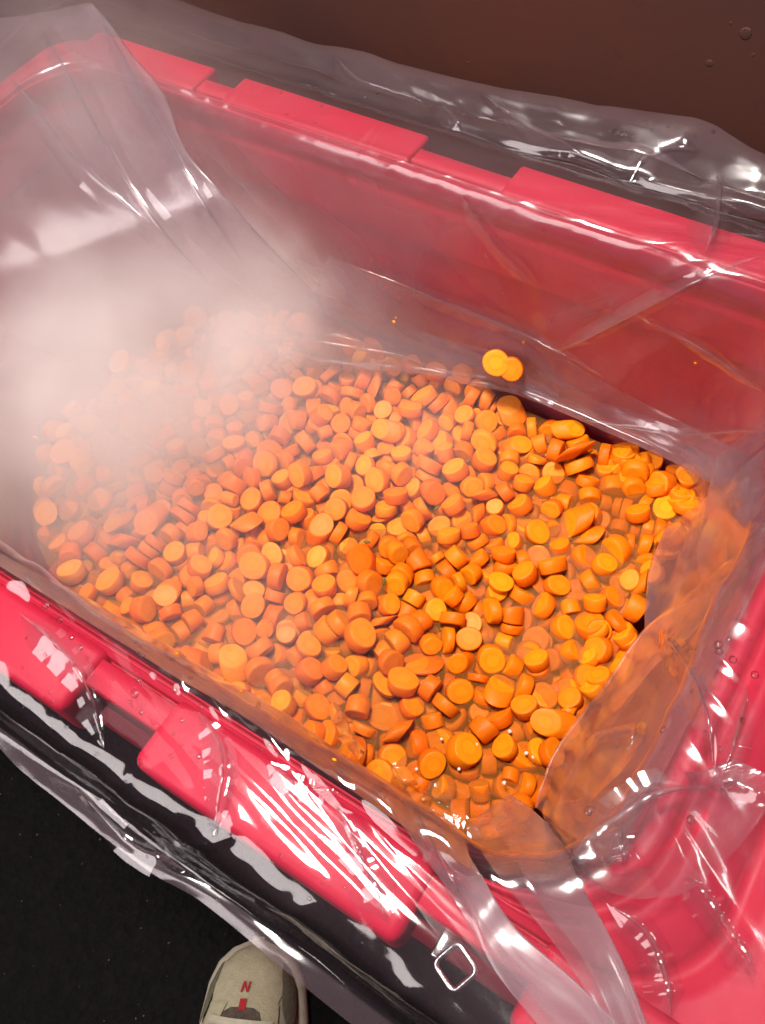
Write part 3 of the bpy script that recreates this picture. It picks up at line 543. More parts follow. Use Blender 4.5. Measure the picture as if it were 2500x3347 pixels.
    (6,8764,9794,3724,-6358,6384,-8450,17144,12946,-13410,-20792), (4,8421,7490,4676,-8971,16032,-8395,7595,11224,-26950,-12796), (4,9597,9239,3908,-12936,20066,-8085,3912,24469,21035,-4141), (1,8996,9354,4706,-2472,6804,-9214,11335,-7919,-1349,-29676), (9,8284,9175,5207,-5076,12024,-8456,14260,27738,-2996,9590), (5,8520,8750,5310,-7890,13041,-8383,17124,24291,-13724,1435),
    (9,9176,8352,3422,-6467,13957,-8279,9925,31004,-698,3667), (5,8711,9725,4714,-3298,14782,-8841,15199,27322,-5318,-8242), (3,7947,9101,4355,-5189,12987,-8697,10552,22743,18124,-10798), (2,10276,9929,5499,-12594,7775,-8865,22929,6390,-22433,-1966), (8,9095,10316,5365,-12701,18839,-8241,3775,-14286,572,29240), (4,8670,9648,4159,-19952,12388,-8903,32432,1737,-3064,3071),
    (0,8300,7625,5490,-14999,6047,-8511,18715,-25650,-2968,-7531), (5,6970,8108,4585,-5593,7372,-8706,4819,-14771,23915,-16134), (3,9970,10696,3315,-3982,6631,-9047,9595,28319,13390,-597), (0,6854,7937,4490,-4878,15455,-8707,28636,-506,-5899,-14786), (4,8981,8063,4366,-20459,10402,-8490,12408,-29801,4205,3737), (0,7420,7122,4927,-7097,12723,-8390,18656,-26600,-1382,-4021),
    (7,10290,8934,4756,-17942,4862,-8701,8077,13782,24227,-15217), (0,9987,9236,2837,-1503,7146,-8766,22631,9599,-16643,-13869), (2,7775,8854,4348,-11569,6639,-8800,24718,1386,-12088,17739), (3,9347,9199,3045,-6565,10074,-8481,13481,18960,608,-23067), (3,8743,8141,3972,-8607,13669,-8345,29430,-10639,-3463,9077), (5,9360,9110,4330,-24133,16834,-8441,2368,26270,-19367,1695),
    (4,8773,7544,4693,-13934,9705,-8342,4906,-29854,11147,5841), (1,7707,6888,4328,-5829,16702,-8487,4111,3006,15694,-28310), (1,9999,9461,4342,-18417,6990,-8308,17909,25320,6946,-7975), (5,8433,7304,4535,-11801,20370,-7845,26405,18944,2850,-3080), (6,11262,11105,5022,-7592,7657,-8661,21815,-9804,-4316,-21978), (1,8012,7688,5990,-19439,16129,-8424,896,19522,-10029,24314),
    (7,8829,9140,4833,-1708,15473,-8743,24944,-8580,18796,-4955), (5,8355,7349,5424,-13737,15768,-8363,3869,-21603,23447,-6498), (2,8748,9698,4146,-3501,9910,-8641,9438,-25547,7138,-16763), (2,9421,8505,4104,-12842,17866,-8063,8030,31638,2297,1730), (2,6929,7301,5631,-8083,17357,-8491,25774,-1852,5212,19462), (5,9225,8617,4289,-10902,10254,-8536,4664,-31351,4465,7007),
    (0,8150,8100,4018,-15827,5845,-8395,19638,20722,14670,6587), (4,9942,10478,5225,-20255,6364,-8815,9040,10524,19746,-22165), (4,11856,10545,3219,-14636,6721,-8989,4305,2202,31948,-5443), (3,10149,9127,4636,-10794,15929,-8118,14392,27096,9216,-6886), (7,9641,10019,5796,-22645,12573,-9044,16094,7746,-10394,25429), (9,10498,10185,4820,-14440,12510,-8579,1550,1394,-31962,6912),
    (2,9568,8580,4170,-11799,17456,-8372,19341,-5869,-9620,23929), (3,8089,7972,3956,-10626,5607,-8349,19078,-7140,-25613,-1641), (8,8576,8694,3230,-20698,11899,-8648,1253,29742,-13088,4025), (3,11871,10567,3474,-1972,10058,-8782,13386,-15963,-9584,23406), (0,8127,7849,5004,-4512,20035,-8402,5722,31868,-4333,2568), (9,8491,7461,5629,-16702,15302,-8216,6285,10428,26086,15650),
    (6,9190,10800,5014,-19293,7229,-8262,176,-5726,25943,-19178), (3,8973,8908,4367,-24289,12820,-8679,29232,4690,-3044,-13708), (5,9174,8708,4081,-6746,10730,-8140,8904,2275,26693,-16634), (1,8104,8489,4519,-1901,12057,-9050,8063,-31454,-2409,3671), (1,7890,7982,4545,-15091,5467,-8567,15972,-24050,-8799,-12758), (10,8584,9393,4049,-14088,20020,-8224,6029,8489,9008,29734),
    (2,8709,8657,4312,-6574,18278,-8717,3708,-26892,16924,7094), (3,8737,9006,3449,-2045,8224,-8623,20871,-9121,-2822,-23386), (3,8146,8574,4099,-15108,16020,-8321,6982,-9160,4992,-30267), (7,9597,10866,3552,-16117,20112,-8497,13910,14967,-19037,17140), (1,7030,8260,5527,-10106,17416,-8563,19196,11479,17243,-16617), (9,8990,9834,4140,-22376,11835,-8973,10795,-3506,-26813,-15030),
    (4,9936,9118,4033,-5140,19887,-8593,200,-21010,-4524,-24733), (1,7828,8902,4480,-17926,8409,-8325,15502,-20653,-15518,-12884), (0,8073,7578,4420,-4864,17948,-8630,7679,-3623,22563,-22193), (2,7783,6709,6019,-10533,16755,-8103,27906,-2412,-8222,-14884), (3,8625,8895,3750,-13114,10089,-8378,21726,-18568,905,-16002), (4,8539,9560,2844,-18475,13136,-8437,4958,16700,27737,-925),
    (5,6783,7058,5049,-14983,6724,-8485,10563,-11934,22871,17222), (1,7299,6727,4123,-4892,5407,-8758,1037,872,26556,-19147), (0,8366,7565,4849,-16961,14335,-8356,1645,5140,-22870,22837), (1,7014,7893,4885,-15610,12623,-8320,1888,-31338,8766,-3342), (1,7256,8136,3745,-15541,7082,-8060,23229,16120,1079,-16525), (0,6870,6539,5617,-4849,11107,-8817,24979,3141,19641,7356),
    (5,7061,7914,4696,-7303,17141,-8465,29765,-9983,-4053,-8464), (2,9812,9172,3668,-16764,12087,-8455,15625,-23977,15921,1066), (3,8244,8793,5110,-6917,19134,-8464,11234,-20902,8202,-21055), (2,8313,7904,3911,-10779,18782,-8209,5388,2698,31550,6477), (4,6041,6983,5203,-11569,7294,-8387,1846,-10256,-31031,-1471), (3,9098,8444,4739,-22652,6109,-8938,2039,-10895,-13671,-27639),
    (0,7624,8955,2799,-8375,5843,-8445,17250,18675,-19325,7342), (8,9535,10714,4465,-18076,9294,-8354,17390,21004,13642,-11998), (7,13070,11256,3339,-14981,18492,-8241,22285,13900,-9458,-17157), (4,9595,9796,4008,-22110,14489,-8513,29592,-8893,980,10859), (3,7854,7219,4899,-8422,10855,-8491,1525,1378,26186,-19589), (8,7785,7612,4329,-19405,15254,-8419,3090,31871,-6394,2731),
    (1,8946,8999,3958,-5257,18571,-8662,11127,28454,11051,-4256), (0,8810,8530,3927,-16299,17042,-8303,1627,2894,-24373,21648), (4,8149,8187,4379,-19465,13175,-8744,12621,-28851,-9044,-467), (3,8041,7421,3903,-14679,19360,-8034,3713,-29839,-7552,10606), (9,9407,11063,4927,-11925,10236,-8785,19622,20789,14524,6746), (1,8465,9260,4582,-6756,11680,-8635,13721,12994,-11563,-24142),
    (0,7148,6563,4602,-8061,14297,-8441,10956,4232,-10663,-28671), (1,9371,8046,6400,-5730,17960,-9084,11583,12294,-19131,20552), (5,8683,7538,4080,-9238,14007,-8689,28005,7535,684,15237), (4,9220,8732,4230,-5409,14765,-8869,32459,4253,1284,-609), (1,8535,7756,3465,-12089,15935,-8304,6638,-5838,2928,31416), (0,6676,7580,4007,-11407,8106,-8563,26079,-16329,6723,-9041),
    (4,8191,8025,2878,-12931,14619,-8031,9750,-140,-8082,30221), (2,9116,8196,5042,-15499,18412,-8204,4028,23830,14632,16598), (5,7433,8215,3370,-20907,13961,-8570,18151,-8013,3786,-25801), (10,5981,6931,4298,-3444,13385,-8663,19997,-7417,-21563,-12403), (1,8635,9721,4219,-19040,12408,-8676,948,29067,-9885,11410), (4,7179,7470,4282,-7141,11511,-8215,11331,-19209,20900,-11809),
    (4,7753,7936,4956,-3130,11513,-9105,8440,1942,29826,10443), (3,9674,9456,4251,-23080,18526,-8574,16632,-15595,2118,-23439), (3,5388,5445,4110,-2488,7070,-8673,19331,11813,17238,-16226), (9,7840,8256,4064,-22184,9861,-8980,24577,4334,19194,-9079), (3,8960,8704,4951,-5662,4947,-9065,8184,-5360,18160,25460), (3,8795,9482,3787,-11267,13508,-8314,28793,-9437,-2271,12266),
    (2,7174,7465,3323,-19197,4902,-8516,6211,-30927,7394,-4894), (0,9752,8709,2414,-14231,7814,-8357,18107,24728,-10114,-5662), (3,8308,8993,3230,-3957,11229,-8863,29937,11330,4918,-4988), (2,8583,10051,3819,-23385,12047,-8663,7529,23297,-19837,8986), (1,9200,8111,3866,-20751,18958,-8552,222,29629,-13743,2618), (4,8853,7869,4911,-10873,14778,-8402,18544,-172,-5456,26457),
    (3,8858,8646,4142,-19537,10531,-8261,11327,-7413,-13932,-26388), (10,6379,5921,4561,-12413,7140,-8414,8003,-2080,13327,-28770), (4,8722,10291,4053,-2246,16977,-8689,17320,17978,-12793,-16936), (8,7718,8517,4387,-16382,19493,-8557,26455,-2431,-7293,17740), (3,9910,9684,5571,-7385,17800,-8851,26395,10764,-3849,15694), (3,7745,7929,4102,-11466,16592,-8240,4711,666,-31224,8724),
    (3,7912,8917,4986,-15779,14521,-8187,20209,-19232,-5033,-16434), (1,8602,8340,3226,-7423,5891,-8619,9193,-5312,-18623,-24782), (0,11891,10549,4619,-11141,17255,-8635,18589,-3437,-8133,25498), (4,7757,7447,3447,-13606,10812,-8501,26373,-716,18690,5324), (8,7362,6883,5512,-17751,14658,-8318,9039,13991,7747,-27133), (2,8542,7916,3250,-15466,8671,-8700,26690,7404,-5712,-16549),
    (1,8766,7794,3552,-14775,14287,-8270,6140,-7968,3248,31015), (0,8583,8360,4421,-9396,6437,-8923,755,21904,-10258,22092), (4,10135,9268,6156,-20157,7099,-8903,21353,-4518,-24281,2787), (2,9476,9093,3222,-25668,9879,-8376,21190,8604,15885,17272), (8,10156,9259,4038,-10393,19939,-8395,24323,1548,-21872,-1119), (1,8266,7227,4452,-23220,10818,-8910,15674,-3163,-12454,25747),
    (0,6922,8027,4998,-21374,12155,-8604,20118,6120,25086,-1472), (1,7840,6963,3300,-13872,17386,-8200,20560,-799,6663,-24615), (3,8649,8139,4358,-19962,13624,-8710,22922,11224,18514,-8919), (9,8263,7619,5563,-3163,8406,-9029,14528,-21064,-7783,-18930), (5,7478,8728,3627,-25073,9990,-8231,21800,3905,-2730,-23994), (3,6920,7053,5457,-13871,12756,-8129,4431,27432,-308,17362),
    (3,9622,8540,4573,-15785,11896,-8307,11092,-20495,-8875,-21256), (3,7306,6788,6400,-2849,5810,-9401,12791,24426,-3181,-17416), (5,9253,8605,3161,-21109,12811,-9083,6163,16491,-7280,26660), (6,9390,10697,5021,-19030,14990,-8920,20327,-1210,680,-25662), (1,7019,6655,3792,-7718,15651,-8447,2931,-27801,-17002,-1760), (1,8704,8714,5063,-21784,5960,-8736,5960,-17728,26612,-3960),
    (9,7973,7780,4608,-22465,9290,-8710,25721,12497,-15325,4592), (4,8422,7677,4275,-20115,17306,-8454,13900,18183,-18921,-13850), (3,7536,8638,4753,-12085,20136,-8503,18211,11318,13121,-21019), (4,8311,7445,3959,-3742,6106,-9404,7716,-29941,-10089,3986), (0,10062,8792,3274,-12519,4701,-8548,3442,5431,-27153,17177), (3,8115,8052,4623,-7733,10188,-8438,5336,-505,-20765,24774),
    (0,6511,6912,4145,-18388,10587,-8167,17030,-22022,-16684,4512), (4,9844,9248,4271,-16037,13313,-8256,19082,-26396,-2458,-2602), (0,8985,8055,4598,-8645,14659,-8767,27531,-887,6905,-16347), (10,8853,7921,4477,-7576,19187,-8583,16233,2833,-26592,9747), (10,8101,7352,2200,-13666,8125,-8370,1263,-1973,-32657,1318), (5,8871,7840,3040,-24803,12091,-8784,2181,9224,-30286,8161),
    (1,10325,9559,4996,-22979,13360,-9090,11068,3557,10918,-28624), (2,8826,10066,3720,-7259,13449,-8653,23918,-10265,-11379,16334), (4,7879,8114,5006,-20638,9316,-8677,16740,-2781,24733,-13191), (8,8677,7516,4411,-25699,11065,-8278,7831,19213,25118,3508), (0,8258,7385,4676,-7703,16449,-8376,14578,1315,17276,23685), (10,10369,10230,4269,-21651,18696,-8552,14758,17423,-21986,8302),
    (2,7825,8038,4930,-18588,18140,-8291,6933,-21425,16019,-17607), (5,6781,7669,3855,-13969,18276,-8251,25072,16405,3728,12729), (3,6908,6160,4927,-2260,6071,-9118,22458,14609,16621,-8924), (2,7774,8763,4110,-12354,11772,-8506,26116,6105,-17423,-7128), (3,6695,7763,4225,-3387,17494,-9024,25449,-20197,-2490,3450), (0,8672,7661,4646,-10525,13164,-8728,162,10983,-30871,-149),
    (2,10104,9727,4444,-12465,16799,-8526,1002,-9332,-7049,30592), (4,7204,8119,4406,-13966,7253,-8794,18627,19592,-18515,243), (8,7095,7726,4441,-10019,11432,-8502,4962,1856,-13014,-29601), (3,7282,7838,4275,-14871,16896,-8342,22712,15728,12352,12565), (5,7635,7994,4143,-25232,8833,-8470,9679,12949,12113,25799), (10,6660,6854,4607,-11382,18313,-8464,26975,15998,-1794,9320),
    (3,9015,8714,4965,-8039,12510,-8839,21999,22782,-7529,-3745), (5,7483,8163,2501,-2647,5411,-8770,3033,-16016,10852,26272), (10,6360,6988,3505,-6435,14771,-8645,786,-28765,-13619,-7755), (0,7250,8167,2775,-6150,11056,-8570,2488,-29503,-13986,-1216), (4,8152,7185,3057,-15919,8539,-8578,5836,-7797,-5230,30846), (1,8076,7172,4031,-9781,9845,-8279,20849,20364,-1798,14869),
    (1,7940,7210,3178,-17966,13765,-8621,8359,-31509,3315,116), (2,10073,10676,4055,-15611,17687,-8490,7418,-9352,15035,26555), (8,8865,9623,3794,-18042,9739,-8235,1408,5687,25317,-19960), (5,10353,10212,3439,-16965,13540,-8472,1952,-28697,-14320,6423), (1,7940,8902,3144,-4872,11664,-8681,5108,-6377,13697,28624), (0,7952,7056,5228,-11832,11548,-8858,21806,-4161,3300,-23874),
    (1,7579,7641,4235,-14334,16448,-8350,21202,-7083,9685,21913), (2,9914,8527,4252,-12129,18893,-8372,14169,17196,22801,7569), (4,10015,11288,3499,-1635,10273,-9048,17680,-11412,23849,-7878), (0,8007,8477,4771,-18496,11722,-8855,31253,-5246,2877,7819), (9,7604,8927,4618,-20506,13182,-8803,21440,-3572,20340,13694), (3,7025,7559,4628,-13343,5481,-8474,18205,4291,-25745,7811),
    (5,8757,10196,3475,-21797,17010,-8771,2504,-3477,32477,759), (5,8939,9317,3445,-4482,9048,-8832,8006,21142,-21901,9108), (9,6666,7040,5165,-24114,11584,-9002,6812,-20927,11090,-21596), (0,8777,10062,2456,-23372,16382,-8913,27248,-13729,6108,-10268), (1,8212,7524,2966,-7628,14134,-8676,8615,28466,8941,10448), (2,8048,7089,3812,-19370,18159,-8351,13867,8775,8567,27037),
    (0,7630,7022,4245,-4421,8478,-9090,575,2388,-1522,32639), (4,8829,9674,4038,-18141,15265,-8276,9451,10501,26650,-12801), (4,7727,7690,3485,-6820,12470,-8993,18813,-6162,-322,-26109), (4,8969,9986,4732,-14777,9280,-8470,5811,3699,-29107,-13379), (0,5375,5248,5375,-16760,10773,-8105,2971,-21082,249,-24906), (3,7890,8750,3315,-17749,10798,-8561,233,-11973,30489,821),
    (4,9027,8087,4306,-9243,11397,-8351,12639,-17574,-21803,-11388), (0,8927,9508,5223,-4763,12331,-9111,6827,-1061,-9547,30574), (5,8767,8467,2711,-21372,10620,-8787,9717,-15684,9120,-25497), (1,6744,7456,4853,-16622,8319,-8340,14532,-4489,-24106,16163), (2,9898,8598,3653,-16914,18034,-8246,20581,-14167,-9073,19160), (3,7664,8858,3351,-18161,7825,-8245,7611,-2541,18896,25539),
    (0,7870,7266,3814,-10381,9652,-8211,21938,-3951,-18826,14913), (3,9073,9871,4259,-1682,17023,-8900,16313,-13499,23640,-8155), (0,8610,8168,5579,-16525,9032,-8820,3829,-9054,9929,-29639), (0,7236,7777,3993,-8310,17905,-8506,16344,20438,-7802,18111), (1,7432,6959,4633,-23466,17149,-8856,31542,5668,-6507,-2084), (3,8873,9657,4208,-22110,18274,-8592,28588,-10628,8791,8135),
    (3,7154,8441,3656,-18273,7463,-8375,16305,20658,-16941,9699), (0,7042,6667,5315,-18497,6503,-8712,9545,-14672,8957,-26212), (5,7533,8460,4288,-9571,13363,-8778,13604,-21463,-8231,-18979), (5,8750,9208,4549,-5675,11330,-9055,16037,-28194,4325,-1703), (5,6759,7584,3946,-12880,8338,-8412,11094,-10121,14622,25186), (0,9374,9467,4453,-11090,20185,-8414,8956,6935,-16936,25662),
    (2,8635,9032,5375,-7545,20024,-8663,8626,-13396,-24152,-15379), (4,9744,8947,4923,-6406,15623,-8920,9059,-1694,6301,30806), (4,9938,9496,3327,-21173,9932,-8878,2789,2316,29292,-14230), (4,7122,7313,4135,-8690,19253,-8488,4115,7030,-22750,-22130), (3,5934,6655,4394,-10864,6847,-8472,17183,12715,9817,-22812), (9,8954,7765,3083,-6982,15395,-8730,11764,4007,27056,13683),
    (1,10487,9097,4615,-2524,9045,-8887,16382,-11070,14390,-21810), (5,7997,8148,3021,-14680,17474,-8312,18143,-26338,4815,-5258), (7,9293,8074,3263,-9777,5275,-8770,24856,-12828,-7194,-15477), (5,9846,10190,4814,-24734,13741,-9043,16312,-22428,-13182,11438), (2,7529,6615,2525,-23518,14976,-8632,29956,-4446,9023,-8666), (4,6978,7121,5207,-15719,6682,-8726,21881,-7780,21898,7408),
    (6,7301,6873,4585,-8179,15194,-8644,10737,10060,22476,18762), (7,7506,8166,3611,-8270,15836,-8236,22209,-14645,-2941,18902), (5,10906,9728,3031,-13085,13806,-8635,9649,-21030,-23071,-2457), (2,8775,8264,4700,-18691,9949,-8539,26369,5386,16354,-9050), (0,9049,8957,4331,-23349,11766,-9022,20275,-5997,-9958,-22967), (3,10531,9382,3600,-10027,14152,-8286,1518,15445,20548,-20264),
    (0,8654,9205,4172,-10931,19595,-8033,13422,-20389,16630,-14187), (8,8008,8199,3441,-6195,13653,-8521,1099,9335,-29875,9632), (3,9986,9384,5081,-13070,12981,-8534,3951,-28373,13111,9008), (4,8757,8813,3710,-22395,17431,-8897,16668,-130,23266,-15954), (5,7573,7127,3521,-18962,13813,-8560,30864,-3645,-5480,-8818), (5,9246,10391,3494,-21892,15992,-8759,21034,-9899,-22696,-4260),
    (3,7056,7080,4022,-8241,7195,-8956,21167,-4645,-21418,12055), (3,12018,10437,3749,-18627,10775,-8693,22778,18246,6686,13312), (3,8641,9950,4618,-14891,7470,-8788,26594,-9328,-4548,16086), (11,5770,5716,2934,-19243,6751,-8497,9505,-3505,-4948,-30766), (2,10556,9197,3831,-8243,19776,-8747,24952,-8157,19428,2662), (9,8349,8000,4368,-10277,12152,-8332,5504,9397,-28403,-12180),
    (2,8499,9076,2261,-17667,15817,-8514,30597,8092,-5033,-6834), (4,7974,8983,5429,-19780,11123,-8774,8022,14326,-5403,27837), (8,8101,7301,5988,-23090,14390,-9035,13599,4812,21728,19837), (3,7844,9163,3063,-22810,11049,-9437,2817,-21477,9369,22731), (0,8864,7840,4119,-5214,5750,-9164,1125,9299,-30238,-8462), (1,10093,9304,3491,-3387,13882,-9047,11738,590,-25234,-17285),
    (1,7747,8900,2285,-21109,15970,-8766,31513,1107,-7457,4876), (7,8813,7663,5189,-22398,19165,-8860,3483,-6472,16588,-27285), (3,8311,8284,3750,-8604,16544,-8585,16037,-7756,25524,10240), (4,8331,8014,2626,-4994,9460,-8770,7503,17722,-19254,18237), (1,6985,6598,5287,-5601,17269,-8693,20041,11508,16318,16532), (0,8402,7840,5558,-13499,19833,-8640,14836,20743,19883,5290),
    (4,6623,5812,4860,-17942,5551,-8719,11367,21729,7336,20458), (3,7986,7695,2949,-7324,12194,-8450,23930,15627,-15559,3839), (1,7496,6448,3562,-16245,18178,-8469,7796,-945,5768,31285), (3,8772,8753,4492,-19578,10219,-8658,22847,-11209,10121,17988), (0,7548,7320,3164,-17597,17853,-8460,15070,-10094,14749,-22960), (0,7297,6528,3295,-24729,15957,-8438,30022,7474,-2731,-10442),
    (1,9620,9491,4664,-22756,17728,-8844,5657,11524,-19668,-22848), (4,8519,8576,5356,-8283,8525,-8549,940,9269,21405,22994), (8,6509,6922,3273,-23749,10367,-8953,6608,9012,17974,25015), (2,6803,7464,3641,-9795,5733,-8724,5282,11126,26875,-14131), (1,9933,9132,4741,-18771,19945,-8854,13689,-21910,16982,10856), (5,7439,7832,3479,-10316,18085,-8103,3184,18977,4481,-26141),
    (3,9271,10198,3057,-6965,5130,-8813,27934,9525,-12289,-7183), (8,8265,7654,4600,-13813,11743,-8519,2359,32051,-1778,6141), (0,6976,6610,3975,-4331,18175,-9015,10567,-25973,2517,-16765), (3,8897,8689,3862,-2483,17842,-8977,6349,-19111,-11354,23221), (6,10178,11263,4767,-21819,11181,-9229,224,-5885,-22523,23059), (3,8783,8658,3396,-21552,11577,-8910,18925,-21769,-7576,-13575),
    (11,5273,5928,3126,-11239,12712,-8759,9422,-28725,8603,9262), (0,8506,9381,3399,-18398,18998,-8604,28609,-9479,8684,-9483), (0,10161,9920,5215,-24225,10811,-9379,22219,-7287,-22864,-2034), (5,8035,8611,3566,-21790,9175,-8954,1114,25509,-13577,15407), (1,9948,10940,4052,-15062,10055,-8750,21753,-13727,7657,-18799), (0,9132,8110,3776,-22035,13910,-8993,10780,-10222,-22824,18223),
    (2,9060,9886,3549,-6588,13243,-8842,7573,28196,14326,-4006), (5,6124,7011,4639,-25040,13178,-8574,11986,-16340,25330,4626), (3,11128,9850,5012,-3131,6828,-9643,2805,-830,-32281,4802), (3,9041,9709,6227,-6241,19847,-8546,5141,8130,-8787,-30066), (0,9645,9787,6034,-14431,5824,-9261,4360,-25411,18448,8285), (4,9631,10694,3997,-14451,19559,-8672,6314,-621,8182,-31088),
    (5,7090,6927,5331,-8863,6287,-9013,17921,-6026,22687,-14195), (4,7999,8068,6061,-8480,10328,-8860,11952,14509,20540,-17275), (4,6950,7571,3593,-3354,10757,-8792,8974,11863,29190,-613), (1,8901,8937,3469,-17331,10273,-8438,21685,19519,-4609,14184), (1,9266,8123,5354,-24396,15262,-8804,5387,-21683,12082,20701), (3,5705,5096,5130,-15392,15333,-8269,23845,20324,-8360,-4705),
    (3,6445,7074,4108,-20820,19838,-8523,22791,-1366,-23467,1296), (2,8168,7820,3617,-10978,5773,-8562,593,-18303,7959,-25980), (4,8373,7280,5220,-5993,12569,-8660,4504,20063,-25510,319), (6,11489,10848,3927,-4768,14018,-9027,26569,-7683,12351,12498), (1,6702,7069,3764,-12902,16013,-8635,32465,-1173,-326,4268), (3,9325,8200,2721,-24437,7633,-8841,4021,12487,12135,27465),
    (5,7455,7304,4314,-9608,12635,-8639,3214,-24339,11217,18578), (0,8558,8773,4269,-17170,15039,-8630,7359,22806,-21784,-4983), (2,7990,7161,3082,-7059,14338,-8749,28455,-9187,-7586,11047), (1,6897,7925,3005,-3838,18320,-9133,21700,7533,19880,12281), (2,7730,7327,3452,-8595,7920,-8856,8021,-26974,-13330,-10202), (0,6238,7168,3609,-2360,11217,-9132,2192,5095,16612,27694),
    (5,5657,6238,2878,-5507,16108,-8801,26469,15852,7802,7804), (4,6101,6806,3223,-2567,10685,-9212,21719,-6020,-23591,-3035), (2,10616,10034,3196,-10574,15503,-8312,24305,-11947,9747,15659), (1,7546,8454,4458,-18206,12358,-8824,10535,-601,24279,19310), (1,8724,7849,3144,-4339,14717,-9012,9410,-10212,27470,11234), (0,8319,7262,5269,-19349,6223,-8772,2728,9577,-30648,5932),
    (1,9469,9457,4809,-10836,9522,-8966,21780,20295,13580,-1723), (4,10408,9490,4934,-10522,18147,-8782,2821,24399,-21674,816), (1,9029,8317,3094,-4037,12743,-9035,25857,9391,-14373,-10502), (0,9239,8272,3533,-2043,17893,-8705,11755,-23401,6649,-18540), (1,8169,7320,6095,-9629,15422,-8645,6814,31039,-5874,-5416), (9,8280,7519,4271,-11677,18985,-8569,7877,28110,8148,12452),
    (1,9686,10717,3743,-12646,17619,-8817,27000,15508,-6763,-7644), (2,8663,8639,4212,-25323,12672,-9023,7391,-9395,16735,25509), (5,6655,6908,3476,-11123,12157,-8578,26860,-3773,-16422,8264), (5,8349,8094,4782,-14602,10246,-8615,7951,27832,-6413,-13953), (3,6704,5798,4862,-24251,8499,-8808,15997,-8,-15270,24178), (1,7735,7123,3416,-23692,12833,-8986,9143,-29296,9183,-6893),
    (5,7324,8020,4052,-19076,19289,-8673,20445,6247,24787,-1503), (1,8535,9772,4663,-15744,4949,-8486,11003,18046,-18373,-17012), (9,7893,9149,3354,-19366,16861,-8388,16223,-11117,-11627,-23489), (3,9873,9609,3624,-3451,18291,-9094,19390,-5579,-24376,8507), (0,8086,8242,5601,-15439,17066,-8652,8769,-30524,91,-8067), (6,8711,7931,2693,-8958,9470,-8428,6642,-8566,26180,-16455),
    (6,7389,7297,3893,-2432,16059,-9197,10634,26288,13883,8765), (2,8248,7944,5934,-20077,16478,-8675,31950,3654,-4501,4391), (11,5891,6861,5411,-7626,7167,-9069,19385,-4157,25299,6372), (1,8454,8170,4086,-14911,4852,-8777,15017,21936,15839,-10777), (1,10161,8791,4784,-8833,15768,-8975,20225,-8296,3241,24193), (1,7851,8329,4428,-5831,14234,-8735,7802,-21164,-12134,-20437),
    (1,6937,7721,5212,-21431,19521,-8718,31145,-5454,-6747,5331), (2,6856,6452,5799,-17363,5308,-8546,20821,-775,-7862,24036), (9,11097,11304,4801,-16605,16234,-8684,21677,4023,-22267,9579), (2,8278,7535,5951,-4094,17483,-9227,21788,5925,3096,-23543), (5,9695,8660,2880,-20319,9022,-8788,18040,22883,10908,10275), (1,8062,7026,5614,-12015,14904,-8013,29516,-14189,-763,-775),
    (9,9591,9459,3947,-4562,17268,-8798,5173,-31351,4724,-6457), (10,7550,6657,4019,-24111,10047,-8776,22658,18709,-14201,-2936), (0,5332,6263,4165,-15122,12031,-8486,23413,-1974,-17196,15029), (0,7617,7050,3887,-13626,19016,-8643,5521,-16965,874,27470), (4,6175,6109,4855,-21274,8936,-9077,4473,15107,17984,-22405), (3,7336,8632,3664,-20773,14770,-8831,4062,30091,-12196,-1717),
    (3,10844,10451,2784,-8501,13755,-8864,7200,3416,-10844,-29876), (0,10019,8909,2819,-16198,7445,-8494,27780,-9454,3704,-14101), (5,7623,8180,4012,-14671,8325,-8774,6057,-10515,-27921,-12118), (0,9863,9464,3011,-25420,11752,-8870,9535,20119,-2917,-23864), (2,7041,6887,3897,-14531,13474,-8256,11010,26171,11142,11976), (7,11103,11951,4046,-24936,16495,-9017,16309,-917,-27433,-7368),
    (3,8707,8921,4267,-18966,5010,-9087,4146,5972,-26649,17625), (8,9315,8024,4893,-9393,8375,-8940,9861,11148,-28953,3727), (5,7986,7461,3309,-20298,18281,-8812,5417,15235,28469,1325), (2,11905,10213,3061,-9542,4948,-9221,21944,-16059,-10751,-14788), (2,8532,9618,3864,-22368,7572,-9166,4211,-907,-4736,32136), (4,8479,7986,3423,-11780,7547,-8807,2389,-32453,2372,3030),
    (1,9199,10776,4650,-7977,18711,-8984,29857,-2481,-11488,6640), (1,8776,9283,3080,-13656,14551,-8235,17477,-12531,24508,-3252), (5,8291,7615,4116,-7177,5892,-9470,2043,21299,8657,23257), (4,7655,7379,5485,-3738,14285,-9115,16016,113,22509,-17621), (9,7059,8148,2657,-7337,18383,-8448,1519,-372,29928,-13250), (2,6112,6755,2787,-8574,12779,-8695,11176,-14338,21293,-17024),
    (4,8589,7917,3575,-5837,8816,-8992,23729,11251,-18602,-6167), (9,11282,10099,4665,-11699,8967,-8965,22112,-8240,-22208,4859), (1,8647,7814,4023,-16682,18852,-8657,11127,20570,5706,-22230), (4,8862,8108,5304,-21335,17871,-8937,1026,28427,16262,-280), (9,6592,7511,4687,-16043,15478,-8452,4126,-8103,-30501,7788), (0,7372,6861,4285,-19707,8853,-8363,19676,430,-23200,12170),
    (3,7366,7412,4385,-19636,5589,-8995,1469,4923,28957,-14450), (1,7493,8716,4124,-9392,18854,-8755,24844,3073,-15131,-14767), (3,8263,7603,4085,-16142,13964,-8412,12888,5120,29370,-4334), (4,8709,9152,3014,-8788,8979,-8808,8495,-26895,-7005,15136), (0,8616,7552,3811,-5971,7680,-9257,2519,-18937,-26523,-2290), (10,7266,7173,4676,-24565,16061,-8963,9892,22670,-3215,21250),
